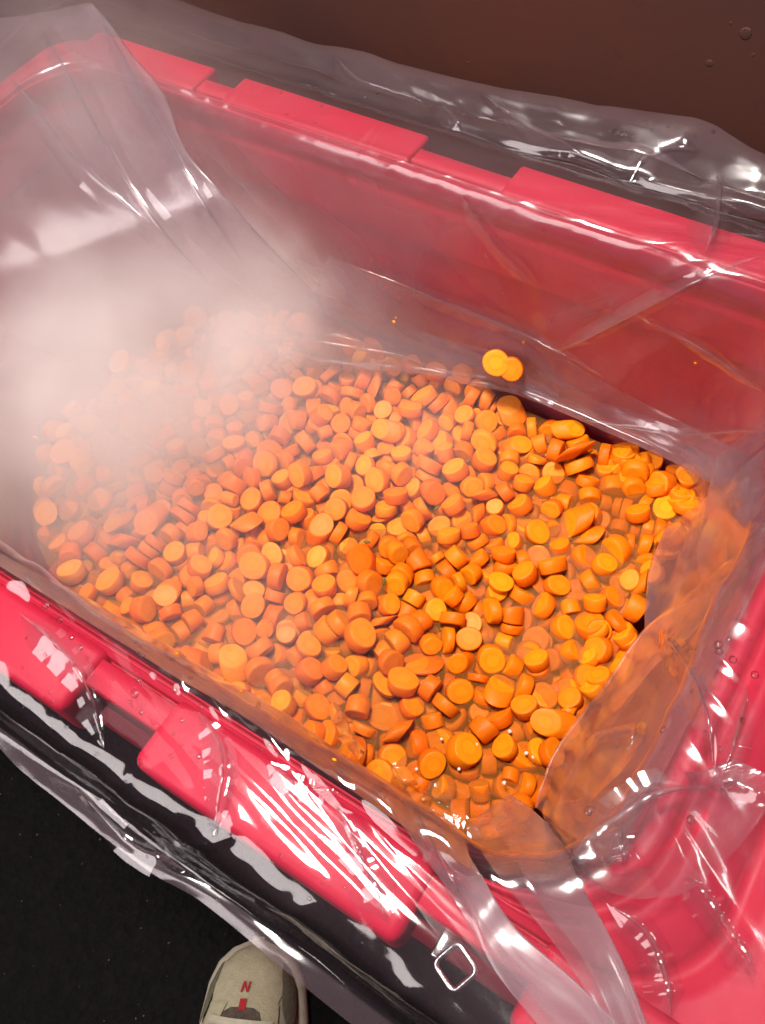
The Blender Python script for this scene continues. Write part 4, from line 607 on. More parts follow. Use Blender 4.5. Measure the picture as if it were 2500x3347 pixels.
    (5,6405,6838,4290,-18898,17611,-8704,13224,-4164,21958,19983), (1,8564,8130,3349,-2874,17698,-9088,22348,12264,-18997,-7934), (11,6712,7234,5054,-19560,9689,-8817,15256,28972,-966,-780), (3,7848,8859,4012,-10660,13958,-8581,18854,8681,-18506,17331), (4,7328,7342,3103,-22193,13453,-9054,19541,19930,-15711,-6915), (11,5976,5294,3556,-10387,5883,-8881,21740,10912,-10836,19094),
    (2,9496,8761,3128,-20688,8064,-8885,8530,14325,6226,27513), (0,11774,10654,2399,-22686,9778,-9125,23113,17454,9922,11678), (4,6084,5382,3795,-9861,7627,-8771,10173,10672,28240,-7668), (1,7374,7467,3047,-9648,14695,-8847,15517,5836,-21584,18248), (0,9703,10891,3457,-13552,6468,-9158,25030,-15255,13907,4584), (1,10099,11336,5670,-11459,4962,-8840,12725,19067,19482,-12986),
    (2,5639,5260,5474,-16526,10518,-8608,22406,-5610,-9435,-21240), (3,9759,9334,4281,-2096,12334,-9421,3295,789,-31617,-7908), (1,10412,9277,4827,-25484,13445,-9092,15047,13990,-23738,-9384), (11,6579,6617,3790,-13141,15358,-8276,13263,-16175,2997,25043), (0,7582,8560,4195,-6313,9577,-9177,22357,-14479,19013,1643), (0,7952,7654,2200,-5267,19214,-9091,21128,-24230,6240,1115),
    (8,11403,10029,4829,-20506,15465,-9162,23794,21657,-3141,5350), (5,9105,8962,2808,-9984,12772,-8755,20865,-2251,18021,-17565), (2,10648,9314,4330,-10330,6373,-8945,662,-4318,-28750,-15100), (1,9584,9763,4079,-2976,18734,-8989,14585,19448,14121,16833), (9,8439,8472,3517,-17667,8820,-8490,14444,-14946,19390,16301), (10,10142,10582,4327,-10743,7556,-8773,20534,-8249,-393,-24162),
    (4,6914,6400,2600,-19356,17322,-8681,17714,-14086,18012,15395), (5,7620,7228,4434,-20393,5682,-9042,202,-28318,-16467,739), (9,7026,7720,3368,-2736,16889,-8831,20920,-1321,23789,8270), (2,8973,8077,4168,-12163,12390,-8836,16532,-23945,13680,-6315), (10,7164,6758,4962,-14208,18848,-8410,26817,-14154,-79,-12418), (3,7655,6930,3698,-6588,16322,-9039,7184,2007,21014,-24009),
    (1,9971,9813,4243,-21582,15175,-9001,1775,11030,30802,354), (8,9122,9603,5396,-12291,18610,-9069,3378,10708,-30708,2153), (4,8242,9265,4072,-25019,14652,-8832,12648,-9705,-26789,10093), (5,6731,5881,5118,-21677,7287,-9018,11703,-9482,-8935,-27694), (0,9652,9953,4965,-5128,10270,-9108,9559,-29367,-9515,5417), (3,5127,4494,3511,-21624,13369,-8891,16579,-13841,-23594,-7114),
    (1,7909,8171,4253,-12829,19883,-8700,8035,-22066,11213,-19911), (2,9674,8739,5102,-25312,10588,-8781,11138,-20936,22612,-5), (1,7336,7235,5266,-15245,14855,-8815,23463,19396,9688,-7287), (1,7829,9101,5819,-19066,9120,-8515,603,-11591,-30642,-158), (3,7027,7913,4276,-6287,11762,-8928,17340,-6141,25744,-8515), (0,7497,8440,3732,-20097,8209,-8756,8478,-13781,28488,-590),
    (0,7769,8879,3591,-23668,8176,-9400,23142,21398,-8750,-1918), (7,7478,8336,2839,-23440,18319,-8791,5072,93,-31913,5432), (6,8379,7981,2327,-11298,13318,-8672,23372,456,-9138,-21064), (6,7410,8085,4269,-12550,10978,-9009,27309,9868,6446,-13746), (9,9256,10690,5017,-23903,8951,-9322,19134,-22064,-6967,13123), (1,7640,8016,2200,-15589,13820,-8686,28212,-2357,-716,-16483),
    (4,9550,10382,3117,-5634,12575,-9381,16610,-15296,-12795,20003), (0,6782,7249,3961,-18600,16085,-8883,5928,-5063,-29187,12691), (10,9435,9754,5575,-18099,17326,-8693,18862,-11088,18467,15934), (3,7033,7284,3781,-19070,11096,-8677,2670,-21568,8197,23112), (0,8031,7480,4317,-17183,9675,-8462,2278,-2575,-7138,-31795), (7,10321,9367,6186,-14557,15458,-8801,18923,11560,14009,-19639),
    (4,8218,8148,4169,-19892,5029,-9004,5138,10552,25174,-17384), (8,10704,9464,5128,-19761,19163,-9226,9443,7399,-18343,24358), (2,10280,10732,2200,-20343,15923,-9146,22637,-23249,2093,4041), (0,9241,10366,4428,-9279,10142,-8949,8476,-20571,-20334,12852), (8,7762,7651,3140,-16989,7730,-8773,31577,-4379,-7551,594), (4,7861,9024,3595,-14080,13218,-8656,23261,17791,5977,-13429),
    (8,7662,7112,5728,-7509,9586,-8958,12302,3368,30038,-2948), (1,10866,9408,4722,-8181,17056,-8975,31352,-4812,4163,7087), (1,7520,8309,4673,-13278,17345,-8569,19697,7865,23229,9180), (2,8857,9760,3939,-15338,9572,-8940,23634,4159,14662,16818), (11,4704,5319,3134,-5711,10888,-8929,19214,8288,-14925,20324), (1,6551,7258,5357,-23373,9685,-9082,21836,-33,-22367,-9828),
    (3,8805,10071,4562,-24801,11809,-9114,2339,7953,30562,-8421), (1,7233,8161,3436,-16523,17714,-8644,12602,30027,-1897,-3100), (11,5140,4747,4733,-21886,12692,-8828,5537,25722,-17464,8741), (8,9100,9199,3043,-8206,5779,-9019,2178,-19948,25901,420), (3,8718,8598,4060,-5767,19729,-8894,22349,-11523,-2696,20836), (11,5862,5064,5088,-22150,6748,-9208,3997,-19061,26297,1691),
    (3,8506,8866,3461,-17202,17104,-8536,3234,-32579,1345,-116), (2,10449,9916,4627,-6509,8498,-9032,1753,-19524,-26246,-753), (3,8074,7390,6354,-18019,18135,-8857,14947,21568,8199,17829), (5,7273,6325,5993,-4636,11504,-9450,13068,19540,16981,15256), (1,6904,7875,5725,-11409,16249,-8776,4366,17920,-14091,-23129), (5,7381,7597,5347,-24690,9943,-8777,11070,23940,3586,-19109),
    (2,8548,8388,4229,-11800,14279,-8490,1493,-4316,-6016,31885), (0,8811,7825,4892,-3997,7779,-9063,24849,596,-2092,21247), (3,7718,7662,3288,-14359,16135,-8635,8740,-5617,-11372,-28921), (4,7962,7332,3485,-14010,5376,-8791,24136,-15638,7874,13587), (5,10073,9515,4500,-5964,18781,-9259,432,-31178,9907,1810), (3,7776,8073,3085,-2473,5320,-9381,77,16157,-20746,19550),
    (11,5164,4834,4458,-9066,13434,-9399,18770,11027,-24214,-3668), (2,9891,9533,4351,-2969,19514,-9384,15539,-27447,-1238,-8794), (5,8093,8129,4458,-6538,6160,-9342,11766,-433,-23047,-20097), (8,7091,8091,4336,-12472,15293,-8545,314,-32555,-2217,-2968), (2,7286,7642,4751,-8035,11225,-9060,30944,-170,-239,-10774), (2,11970,10416,2804,-3317,12924,-9186,21,-25283,20712,2343),
    (11,4680,4259,4887,-14018,10486,-8755,15046,-10423,-2137,27094), (6,10764,12427,4990,-9292,12574,-9216,2811,-8210,2661,31485), (2,8425,9513,5018,-18479,8445,-8827,12108,-8284,32,-29299), (9,6915,7967,4587,-24812,8737,-9149,9017,15093,11053,25346), (3,10138,9576,3756,-15230,19306,-8517,8826,13263,7362,-27671), (1,8867,9806,3503,-14073,17221,-8793,16197,-4948,5629,27480),
    (5,7703,8301,3884,-14482,18616,-8747,26767,-13203,1884,-13392), (2,9296,8215,5005,-19316,8159,-8706,17404,12205,-10116,-22792), (9,8313,7994,4029,-13093,8621,-8909,3162,-7508,-31695,-1644), (5,8851,8691,4115,-16061,5905,-9025,8896,-1999,-301,-31472), (0,6565,6140,4907,-2232,13142,-9113,86,3083,18706,-26725), (5,8852,8310,4217,-23026,7755,-9381,22207,-5213,-23449,1870),
    (1,7358,7669,6400,-11768,12684,-9164,23825,4131,-18266,12463), (9,6794,6310,5502,-6511,17156,-9110,32572,-2686,-1765,-1549), (2,6670,7723,4273,-13533,12374,-8703,19336,22781,-348,-13443), (5,9879,8569,4214,-3639,16465,-9486,5513,-11185,12276,27703), (1,6852,6194,5093,-2639,11741,-9592,1217,24145,13103,-17819), (3,8445,7623,3700,-25138,15465,-8966,7583,-9719,30352,-707),
    (0,5828,5563,3981,-4439,19900,-8926,11453,-3807,-8153,-29352), (4,7032,8050,3292,-6925,10790,-9157,1539,-22298,23912,1527), (6,8876,9204,4964,-17306,20023,-8675,8206,5730,-16427,26527), (5,8340,8702,2722,-12487,18057,-8774,10576,-26908,-7661,-13383), (10,8587,7941,2454,-12389,7008,-8934,8201,24157,-18603,8764), (2,8859,10281,3772,-7747,5027,-9405,5647,-3029,18599,26205),
    (5,9350,8082,4874,-3652,20000,-8713,5683,-5383,26723,17271), (3,6826,6814,4894,-19415,14194,-8961,10120,-29820,-6961,5793), (4,7951,7440,3640,-23108,7014,-9013,4815,-11043,-25295,16991), (2,7480,7129,4471,-4792,19615,-9316,29871,-7473,-3390,-10681), (3,9084,9831,3453,-23968,15749,-9413,23602,-12248,18754,-3861), (2,9164,7926,3435,-3180,7664,-9210,16830,-23807,7315,-13044),
    (9,7470,8372,3992,-22324,10645,-9594,22855,-1039,-2120,-23361), (3,10468,9530,4974,-12170,13431,-8851,966,27482,17667,-2309), (4,8057,7002,5164,-23199,17112,-9449,19283,-2763,20020,-17129), (0,7438,7339,2200,-6459,16703,-9003,19789,-21726,-12796,-6805), (2,6904,6618,4863,-20627,17619,-8647,1806,22556,-9069,-21895), (10,6563,6886,4415,-3108,10715,-9290,288,-16538,-917,-28271),
    (2,7520,8848,4997,-17750,11672,-8823,7833,22935,-957,22031), (0,7162,7555,4979,-20282,14162,-8980,10682,-4083,-10879,28715), (3,8938,8797,5025,-13347,7736,-8818,16068,273,1484,-28517), (4,7324,7295,4457,-5530,9501,-9368,30384,3620,391,11716), (3,7900,8653,5437,-7613,10442,-9345,18677,16004,-20218,7741), (4,7442,8441,4030,-14388,14175,-8539,21405,-8422,-1723,23272),
    (9,5254,5291,3160,-19309,11876,-9233,31334,-664,3692,8820), (2,8271,8552,4862,-6042,10269,-8897,514,-11923,29998,5602), (6,10997,12507,4515,-13835,9578,-8965,29117,6742,720,13413), (5,8109,7717,3838,-18110,19849,-8631,18747,7779,-23417,-10648), (9,8363,9143,5918,-9446,16467,-8786,11660,103,-22963,20259), (1,8789,7806,3101,-8739,18422,-8785,19755,-3017,-1111,-25944),
    (2,9177,9719,3361,-20229,9992,-9260,20146,-17168,14695,12534), (1,6545,6629,4009,-15928,16466,-8523,7706,-2367,-9029,-30450), (1,10527,9376,3488,-12076,19419,-8965,22293,12998,11400,-16667), (5,7386,8380,3296,-22805,16828,-9420,7446,-12319,17665,-23546), (10,8375,8311,3204,-5529,15753,-9171,31420,-9056,2007,-669), (4,8745,9299,3748,-13342,10606,-9051,4881,27892,-12562,10681),
    (5,7568,7784,3383,-9832,8174,-9216,15176,3376,7452,27865), (1,6920,7490,4206,-23143,11290,-9461,20807,-18522,-15014,8502), (2,9528,8555,5280,-23787,13932,-9178,32452,1278,-4347,-4), (1,9366,9712,4663,-11274,10865,-9228,4024,9827,-29449,-9680), (1,8581,7394,2529,-20363,11398,-9129,29509,-11355,7215,-4678), (1,9167,8387,4338,-7618,14054,-9327,29772,-7664,317,11334),
    (4,10344,11095,4027,-5773,5519,-9904,13773,-8068,22886,-17179), (1,6785,6471,6173,-20254,19808,-8767,11175,-15120,23166,13546), (4,6933,8017,4671,-15999,19544,-8941,7590,-12634,29250,-925), (2,6507,6761,3191,-3884,16738,-8915,13475,13041,-7017,-25938), (7,8034,7572,4766,-1866,11109,-9501,10556,17239,-6996,-24822), (3,8925,9798,3692,-1801,8386,-9508,19321,-3447,26129,-2400),
    (7,9659,10579,3937,-7444,18606,-9161,10997,-4548,30474,-1836), (4,9930,9563,4262,-7251,16712,-9083,19383,-3770,13353,-22483), (2,6043,6219,2903,-7630,5419,-8935,29298,9809,9815,4769), (2,7137,8161,4749,-1763,14488,-9143,1252,-27323,1366,-17992), (11,5474,5832,2327,-20926,16344,-8989,843,30092,12246,4178), (1,9128,9167,2707,-18674,5690,-8870,31131,-251,-915,10181),
    (5,9618,8837,5007,-20832,19014,-9073,31974,-857,-3187,-6361), (10,10549,9487,3709,-16398,12513,-8887,32553,3,-1228,-3533), (9,8584,9314,2200,-12869,16741,-8229,2608,-21246,-21983,-11499), (1,9875,11206,5130,-9155,17374,-8839,479,-2640,-32628,1379), (6,8450,7306,5504,-23581,10595,-9582,317,25981,19933,1104), (2,9810,9533,2821,-2728,16821,-9361,918,-32110,6357,1159),
    (10,7406,8525,2435,-10051,19896,-8621,14390,19288,15761,15689), (6,10525,9529,4226,-1915,16042,-9500,3608,26508,6244,17860), (9,9573,10916,4913,-13068,5115,-9301,6099,3314,-25839,18917), (5,7748,8642,4388,-19628,17930,-8918,15144,11197,-7241,-25818), (2,6673,6850,4081,-2647,10979,-9746,32602,967,-716,3055), (3,9345,10146,2678,-18739,15651,-8948,12039,29539,-2180,-7174),
    (4,7862,7846,3864,-18287,14829,-8848,17357,13333,-20313,-13492), (2,9004,9546,5641,-21104,13839,-9204,22703,-4611,-17789,-14849), (9,7090,6481,4288,-23574,7497,-9496,5690,-17808,14175,-22874), (1,6279,5983,3335,-24204,13367,-9125,3524,7219,17812,26304), (5,8466,9943,5091,-11122,11317,-8536,10784,7816,4845,29544), (8,7248,7089,2808,-16030,9719,-8567,3950,-27129,15717,-8663),
    (0,9332,10577,4651,-13539,18154,-9001,6060,11831,-28876,7945), (3,8762,9075,3497,-9482,19799,-8691,1540,-14447,-29359,-785), (1,8153,8955,4547,-21458,14250,-9055,18223,23665,12947,3733), (3,8622,8831,2200,-17506,14421,-8828,6531,31893,-2903,-2334), (4,7918,8379,4320,-2914,15169,-9574,12719,-7705,-9656,-27555), (0,10254,10046,4893,-4902,12927,-9502,1907,6437,8998,-30784),
    (2,8382,8708,2276,-20621,7132,-8987,17416,13012,-20377,-13631), (6,9100,8802,2812,-16467,6205,-8516,1181,20403,-25377,-3465), (10,8494,8599,3138,-3840,11949,-9327,429,657,-31927,-7330), (0,5630,4867,4721,-5903,16292,-8971,31431,-7369,1020,5519), (5,7530,8021,5649,-11927,8007,-9213,2630,-22911,22433,6216), (3,8805,7637,2969,-20691,10681,-8829,22756,10577,7872,-19544),
    (3,7470,7003,3270,-4200,13541,-9241,8754,23180,-17202,12799), (2,8380,8218,2712,-21699,8409,-9185,3032,2318,-2305,-32462), (5,8331,9181,4815,-1880,7442,-9559,7749,18005,-5649,-25643), (7,6994,7517,5039,-5245,8837,-9206,15821,16509,-11722,20333), (2,7047,7930,5881,-11263,12095,-9294,869,-15806,-28670,-1049), (4,9368,9568,4759,-4741,13848,-9756,24459,-1132,1740,-21705),
    (8,6406,7343,2808,-17805,6763,-9037,1044,18555,-22520,-14872), (0,7227,7758,4595,-24209,16752,-8930,3507,30103,12296,-2000), (4,7729,7890,4568,-1903,13716,-9415,21228,9916,-17152,-15183), (4,8794,8842,5128,-4485,10587,-9386,6967,-11977,-12791,26797), (2,8711,7729,4581,-16085,14763,-8759,1030,9456,-9809,29782), (9,5537,5964,4024,-16281,4926,-8736,7447,-31251,6196,-1781),
    (1,9085,9225,5138,-11404,6639,-9641,22779,-22564,3529,-5760), (1,8737,7519,5512,-6378,7042,-9479,6020,2638,-6849,31362), (1,5158,4467,4103,-3026,15448,-9158,14183,-26214,10415,-8768), (5,9570,11171,5510,-11513,15227,-8714,7232,-19281,9122,23799), (2,9672,8362,4569,-18852,12488,-9355,23730,245,-1216,-22561), (1,8848,8354,4559,-8437,9678,-8972,22394,23585,-3571,-1793),
    (2,11284,11116,3526,-18611,14932,-9429,13189,-637,-343,-29987), (1,7315,8583,3700,-20790,12141,-9074,1191,7649,31838,325), (2,8776,7994,4066,-15437,12685,-8785,4557,9679,30929,1620), (2,6919,8141,3206,-9967,14189,-9018,23235,-162,-260,23102), (5,5834,5306,4515,-21352,18514,-9489,23516,-20516,9087,4146), (10,6925,7105,4826,-14185,11139,-8756,17088,7173,-26523,5173),
    (3,6879,6186,3590,-21465,7726,-9507,21183,-13374,-20473,5189), (5,7669,8054,4091,-19532,18660,-8879,22269,16671,9008,-14788), (1,8886,8467,3732,-6273,15557,-9427,6700,30786,-8576,2733), (1,7783,8776,4341,-15639,7862,-9075,3595,-22837,-7094,22111), (3,11259,10815,3046,-20720,8327,-9437,5733,-2596,6971,-31392), (1,8188,9186,4267,-3000,9144,-9075,17878,-11436,15224,-19787),
    (2,9001,9805,4899,-8887,11080,-9229,14511,-14241,17124,19159), (6,9371,8225,4458,-4021,15031,-9431,3665,7693,-31599,-1596), (1,8103,7744,3736,-23749,14881,-9135,263,27130,17919,4062), (2,8694,9368,3705,-4664,15506,-9134,7726,-5000,1333,31420), (10,9087,9318,3827,-23562,18100,-9404,16388,-5751,-25818,-10271), (5,7654,7114,3364,-4007,5632,-9772,26723,-18359,-1091,-4619),
    (7,8121,8370,4185,-20292,9320,-9463,8672,9574,-7050,29276), (5,9557,8568,4644,-17260,15875,-8984,1107,-3779,32524,-574), (3,7918,8877,3379,-4842,7717,-9779,31000,2133,-9307,-4638), (4,7112,7385,6338,-8931,7146,-9158,30218,-9975,5302,5739), (4,6717,7417,4063,-8077,16186,-9038,13155,6464,24687,-15792), (1,5612,6445,2981,-23907,7737,-9520,14341,-8458,19943,-19968),
    (10,7905,8300,2200,-3658,10502,-9228,9333,10333,5917,29066), (1,8147,8999,2692,-2683,12992,-9715,20327,-3692,24884,-5257), (9,8924,10195,5293,-9907,7163,-9126,1172,24165,-20048,9296), (5,6460,6895,3646,-3535,19182,-9137,1090,609,-32445,-4409), (4,8233,9017,2949,-20828,19664,-9299,463,4404,-16666,27862), (1,8617,8514,3146,-22813,6821,-9507,29658,2923,-7936,-11070),
    (10,6073,5721,5194,-15383,15487,-8877,22957,3961,-22659,-4186), (5,9854,10891,4213,-19855,14661,-9405,120,32760,-424,537), (6,10300,9839,4596,-7140,7692,-9773,15392,-14792,-19395,15549), (9,9468,8847,4583,-25136,10849,-9216,27529,11754,-1377,-13258), (4,9273,9810,3496,-11108,5927,-9298,24637,-217,18384,-11343), (4,9421,9322,4347,-16687,15132,-9135,7780,14725,1608,-28173),
    (1,10268,10162,3879,-13450,5887,-9246,22769,-20678,4306,-10446), (2,8009,7901,3592,-16560,6831,-8769,2748,-29199,-13256,-6152), (0,7960,8109,5487,-21019,7305,-9423,21983,-3781,-23968,1284), (4,8782,8054,3618,-17479,16709,-9467,128,17485,-27710,259), (0,9285,8515,4613,-6702,5202,-9184,13307,5671,28084,8702), (4,7645,7511,5066,-7591,9077,-9638,831,12780,23987,-18283),
    (9,8409,7541,3083,-14996,18224,-8988,32739,-1020,688,592), (2,8273,8636,4536,-16945,6040,-8902,27677,2902,-213,17297), (7,9264,8892,4166,-18065,9880,-9015,1112,-31908,7323,825), (5,8818,8290,4354,-7773,15790,-9064,6721,-1708,26129,-18516), (5,11146,10580,4624,-10609,14888,-8871,22288,437,-5461,23386), (1,6651,6181,4229,-4457,16300,-9250,28638,-4676,-2002,15090),
    (2,9561,8446,4036,-22598,16428,-9382,20372,-20950,-13222,6701), (1,8827,8582,4529,-13963,8896,-8898,29045,14987,-1048,-2084), (0,7535,7328,4376,-22344,7999,-9595,83,18932,26741,411), (4,8189,7583,3935,-6616,13999,-9031,7349,-6710,-27606,-14579), (6,7031,7406,3429,-11612,18105,-8927,5824,8368,-30059,8134), (2,10073,10743,3288,-21297,6497,-9058,2332,-31939,5102,-4701),
    (5,7283,7074,4701,-17998,12980,-8807,31755,-1181,-280,7990), (4,9138,8797,3142,-16181,15432,-9210,11537,14840,20537,17279), (10,8836,8565,3924,-7202,11321,-9320,12923,-22331,6703,19054), (1,8572,8400,2708,-17741,16488,-8880,15691,-12912,110,25705), (1,9248,8955,3103,-17827,6253,-9199,13794,-9217,-13337,-24911), (5,7118,6650,3659,-10468,19054,-8465,22544,8235,-200,-22307),
    (8,8100,7081,4660,-12946,12145,-8914,8101,-12435,21971,-19254), (3,7285,7765,4298,-16836,5553,-9615,21170,-5601,22311,-9815), (3,9110,8740,5871,-10534,5242,-9214,9035,-11408,29204,3005), (6,7256,7615,3947,-17118,18378,-8810,28049,-125,8975,-14364), (1,8354,7616,4469,-13979,14827,-9022,3593,30226,11780,2900), (1,9533,9572,3833,-20548,12190,-9485,233,-32759,-426,-546),
    (10,6828,6517,4415,-12428,6240,-8911,27266,-4117,3747,-17299), (0,9665,9615,2685,-16843,10787,-8851,11904,-15270,-25161,-8109), (4,5506,6299,2200,-4537,5576,-9345,4642,31206,921,-8803), (10,8319,8290,4807,-7150,15411,-9501,31559,-1522,-2345,-8361), (3,7706,7061,3813,-11305,13082,-9234,6211,11471,22610,19807), (4,10682,10327,4200,-9819,13730,-9421,72,-17202,27888,-197),
    (5,9519,11079,3638,-10614,16379,-9365,5333,19830,24535,-7073), (0,8219,8005,4369,-12490,11716,-9264,20854,1198,4979,24750), (3,7488,8133,4408,-8636,11792,-9425,253,-12660,-30220,273), (4,7552,8747,3729,-11752,11405,-9448,28328,631,188,-16454), (4,8002,6964,4044,-1777,9012,-8816,29198,4392,2652,-13959), (1,7842,8981,4466,-21696,10479,-9317,13402,-14331,14706,-21735),
    (1,6762,6585,4066,-9706,11039,-8901,18827,21807,1289,-15558), (0,9544,9220,5987,-8296,7370,-9809,14530,-22577,-5833,17855), (6,11694,10647,4351,-3373,13099,-9577,2098,-26203,-19545,827), (1,8272,7313,2200,-19748,11666,-9533,12420,710,49,-30314), (6,7121,7703,4663,-24203,16523,-9541,24135,16673,11996,8325), (3,7312,6749,3536,-8082,6642,-8815,3009,-10984,23983,19205),
    (5,6927,6523,3790,-21167,11614,-9530,245,-32753,851,-323), (5,7273,8045,3905,-18755,9263,-9065,760,-32728,-954,1046), (4,7625,8631,4298,-2998,12169,-9507,5618,-8647,23929,-19868), (0,10955,9689,4385,-12169,19735,-9321,1314,-2882,27441,17625), (2,8734,10204,4418,-16632,14292,-9162,16459,12882,-20629,14535), (0,6534,6893,2200,-22691,13912,-9447,12360,-12337,15662,-22878),
    (3,7951,8985,3969,-13584,15607,-8850,8215,11718,29476,-223), (0,9959,10305,4044,-9929,10850,-9484,1054,-31788,7872,313), (8,8630,8171,5490,-10246,16572,-8768,2878,-13641,13129,-26589), (2,9102,10296,4832,-8359,13471,-9157,30443,-10444,-4436,4263), (2,8913,10518,3968,-10381,11994,-9117,30155,-10954,-5549,-3686), (6,9196,8464,4960,-18690,18519,-8894,16679,-487,5523,-27654),
    (2,10384,9012,2670,-14427,6705,-9613,22571,-20337,-4236,11519), (3,8541,9050,6369,-15445,5439,-9358,23129,-14022,-13860,12248), (11,4791,4645,4420,-19974,11646,-9042,14479,-13072,-4377,-25962), (11,5470,5936,4415,-16803,4972,-8967,15091,21288,4372,19331), (1,4665,4939,5081,-21086,7929,-9042,815,7947,-14633,-28209), (2,9676,9831,3174,-16274,18920,-9258,15923,-24694,367,-14498),
    (4,9637,10452,3582,-2308,10416,-9825,24747,-12334,-17492,1776), (3,6974,7356,3491,-23852,7061,-8945,12371,6385,16197,24850), (0,8984,9708,4049,-25500,14455,-9053,7371,23953,-13916,-15873), (3,6763,5879,2965,-19284,16818,-8918,6700,30652,9024,-2796), (7,8876,9152,3993,-17637,7827,-8778,11668,7496,29655,-1396), (4,10143,8841,3932,-16351,17073,-8962,32355,-368,-429,-5149),
    (3,8032,8423,2237,-6021,17184,-9043,23567,-5502,21955,-2448), (3,7953,8557,5295,-22312,14642,-9372,23089,20739,10070,3016), (1,4522,5095,4538,-15146,14301,-8864,2621,-26510,-16726,9179), (1,7580,7763,5442,-13692,16426,-9043,399,20423,25513,-2349), (4,9555,9172,2644,-5125,7946,-9532,15290,-7194,-5321,27565), (2,8093,7063,3180,-14789,13720,-8875,519,-15100,-17082,-23529),
    (8,7946,7777,5448,-2593,14334,-9232,25047,-4812,6130,-19636), (3,8377,7963,3706,-5956,9153,-9878,4546,2144,-1695,32335), (11,5854,5564,5080,-13860,8292,-8816,1908,5540,32177,-2000), (1,7862,7587,2754,-21064,10086,-9602,637,19031,26661,521), (1,7691,8017,5052,-4396,6495,-10086,21594,-862,24613,903), (2,7091,6373,5286,-21565,12975,-9330,12206,-3075,-9046,-28869),
    (3,8182,8618,4964,-23566,12687,-9609,13464,-896,-477,29856), (5,8268,9393,4115,-9705,15990,-9293,22073,-22839,1159,-7969), (0,8279,7253,3333,-13218,9421,-8681,17436,352,6872,-26876), (2,7617,7658,3949,-21953,18073,-9396,21164,-20275,-13593,5473), (2,8624,7532,2973,-6475,19765,-9459,9648,5422,15382,-26731), (0,9027,9398,4012,-8922,18519,-9224,6785,-1116,100,-32037),
    (5,7430,7583,3678,-24520,12849,-9247,31825,152,19,-7799), (2,9483,8485,3952,-20549,11076,-9277,5537,-7739,-28885,12199), (8,7229,7475,3616,-1685,18071,-8867,23681,-5949,-18751,11220), (3,7703,8224,5271,-15763,10233,-9012,19182,-16953,-17686,-10274), (4,8393,8683,5249,-4204,9844,-9294,11050,-2964,-20609,-22761), (9,9124,8512,5241,-18446,16798,-8795,23303,-21454,8060,-2325),
    (1,9777,8684,2426,-3999,6282,-9651,31309,5564,6300,-4771), (5,8381,8425,4623,-9291,5583,-9174,13532,6197,28911,4043), (4,7334,8498,4305,-7024,19729,-9041,19608,4704,-12573,-22560), (0,10537,11011,4983,-8429,8757,-9405,5963,-17802,26384,-5009), (0,7175,6504,3166,-21420,19142,-9600,389,-442,32721,-1626), (0,8124,8945,3969,-4891,17773,-9440,5848,-11597,21119,21424),
    (1,8855,8065,3892,-15747,18606,-8851,13518,-10074,-27992,-2429), (9,6940,7411,4655,-5526,17211,-9282,383,-32711,1745,-671), (6,9194,8336,5569,-22538,8973,-9468,3916,24049,-17468,13224), (4,9210,9954,4170,-14191,13259,-9372,31720,-808,-537,-8159), (2,9269,10228,4849,-22631,15146,-8805,11879,-2905,21794,-21193), (3,9474,10987,4695,-6470,12133,-9572,1854,-26250,-19401,2183),
    (3,9900,8833,4342,-19231,16505,-9229,14169,-3853,-6296,-28608), (2,5999,5446,4669,-10645,12379,-8849,13536,-29554,2481,-3298), (7,8765,7994,2200,-12826,11199,-9521,519,-9830,31214,1569), (4,6693,7848,3002,-15228,8712,-9197,1973,29025,14780,-2978), (4,6102,6044,3922,-6188,14823,-9165,19607,6765,22508,11698), (8,8035,9472,2704,-13238,14883,-8617,5851,26559,-11254,14401),
    (0,8958,9111,5357,-3833,14177,-9797,29657,-190,797,-13910), (1,9299,8806,5219,-8388,17939,-9374,7799,18926,-12249,22463), (1,7789,7347,4346,-4485,8509,-9562,1865,-18563,-26937,-140), (8,7669,7030,4319,-5970,6341,-9773,19063,17880,-7892,-18119), (10,8023,8412,4105,-4176,18204,-9682,7124,2296,-152,31900), (9,8313,7443,3665,-23309,9595,-9653,1706,12400,-30254,1309),
    (2,11018,9924,3741,-11844,7376,-9596,5184,14233,20624,-20467), (1,6760,7644,2362,-3087,11470,-9975,1567,-22857,4475,-22994), (9,9919,10609,4612,-5482,13612,-9341,18973,-15561,-9615,19471), (11,6179,6247,3846,-2308,8723,-9455,3074,26938,-17331,6180), (6,6956,6074,4382,-15061,13243,-8611,12084,-608,-27282,13528), (2,8282,8300,5054,-21139,6484,-9590,351,-31651,8470,168),
    (4,9309,8326,3612,-7614,5841,-9545,19552,17197,-16107,-11672), (1,7085,6428,3184,-21153,15867,-9373,15071,21605,1576,19424), (0,8410,9330,4429,-9845,9864,-9377,14851,23531,17300,-361), (11,3441,3729,3609,-16137,6641,-9308,7519,-22840,-21483,-5826), (2,8112,7450,4504,-8043,6410,-10002,11527,-5532,-22656,19922), (10,6270,7078,4719,-9544,19460,-9263,11234,-15926,-19011,-18232),
    (5,6347,6793,4845,-11527,9847,-9183,2253,-15737,28449,3407), (3,11231,10816,3178,-3787,9141,-9527,13358,4204,-4530,29275), (2,7231,7334,3532,-23279,6606,-9101,15481,-17445,-4914,-22484), (2,5171,4702,5099,-2585,17826,-9720,12145,-15212,16978,20162), (2,8756,9474,4460,-17013,19461,-9307,9422,21757,-7622,-21295), (3,5441,6174,4106,-18810,14042,-9292,16359,-11051,-21051,15517),
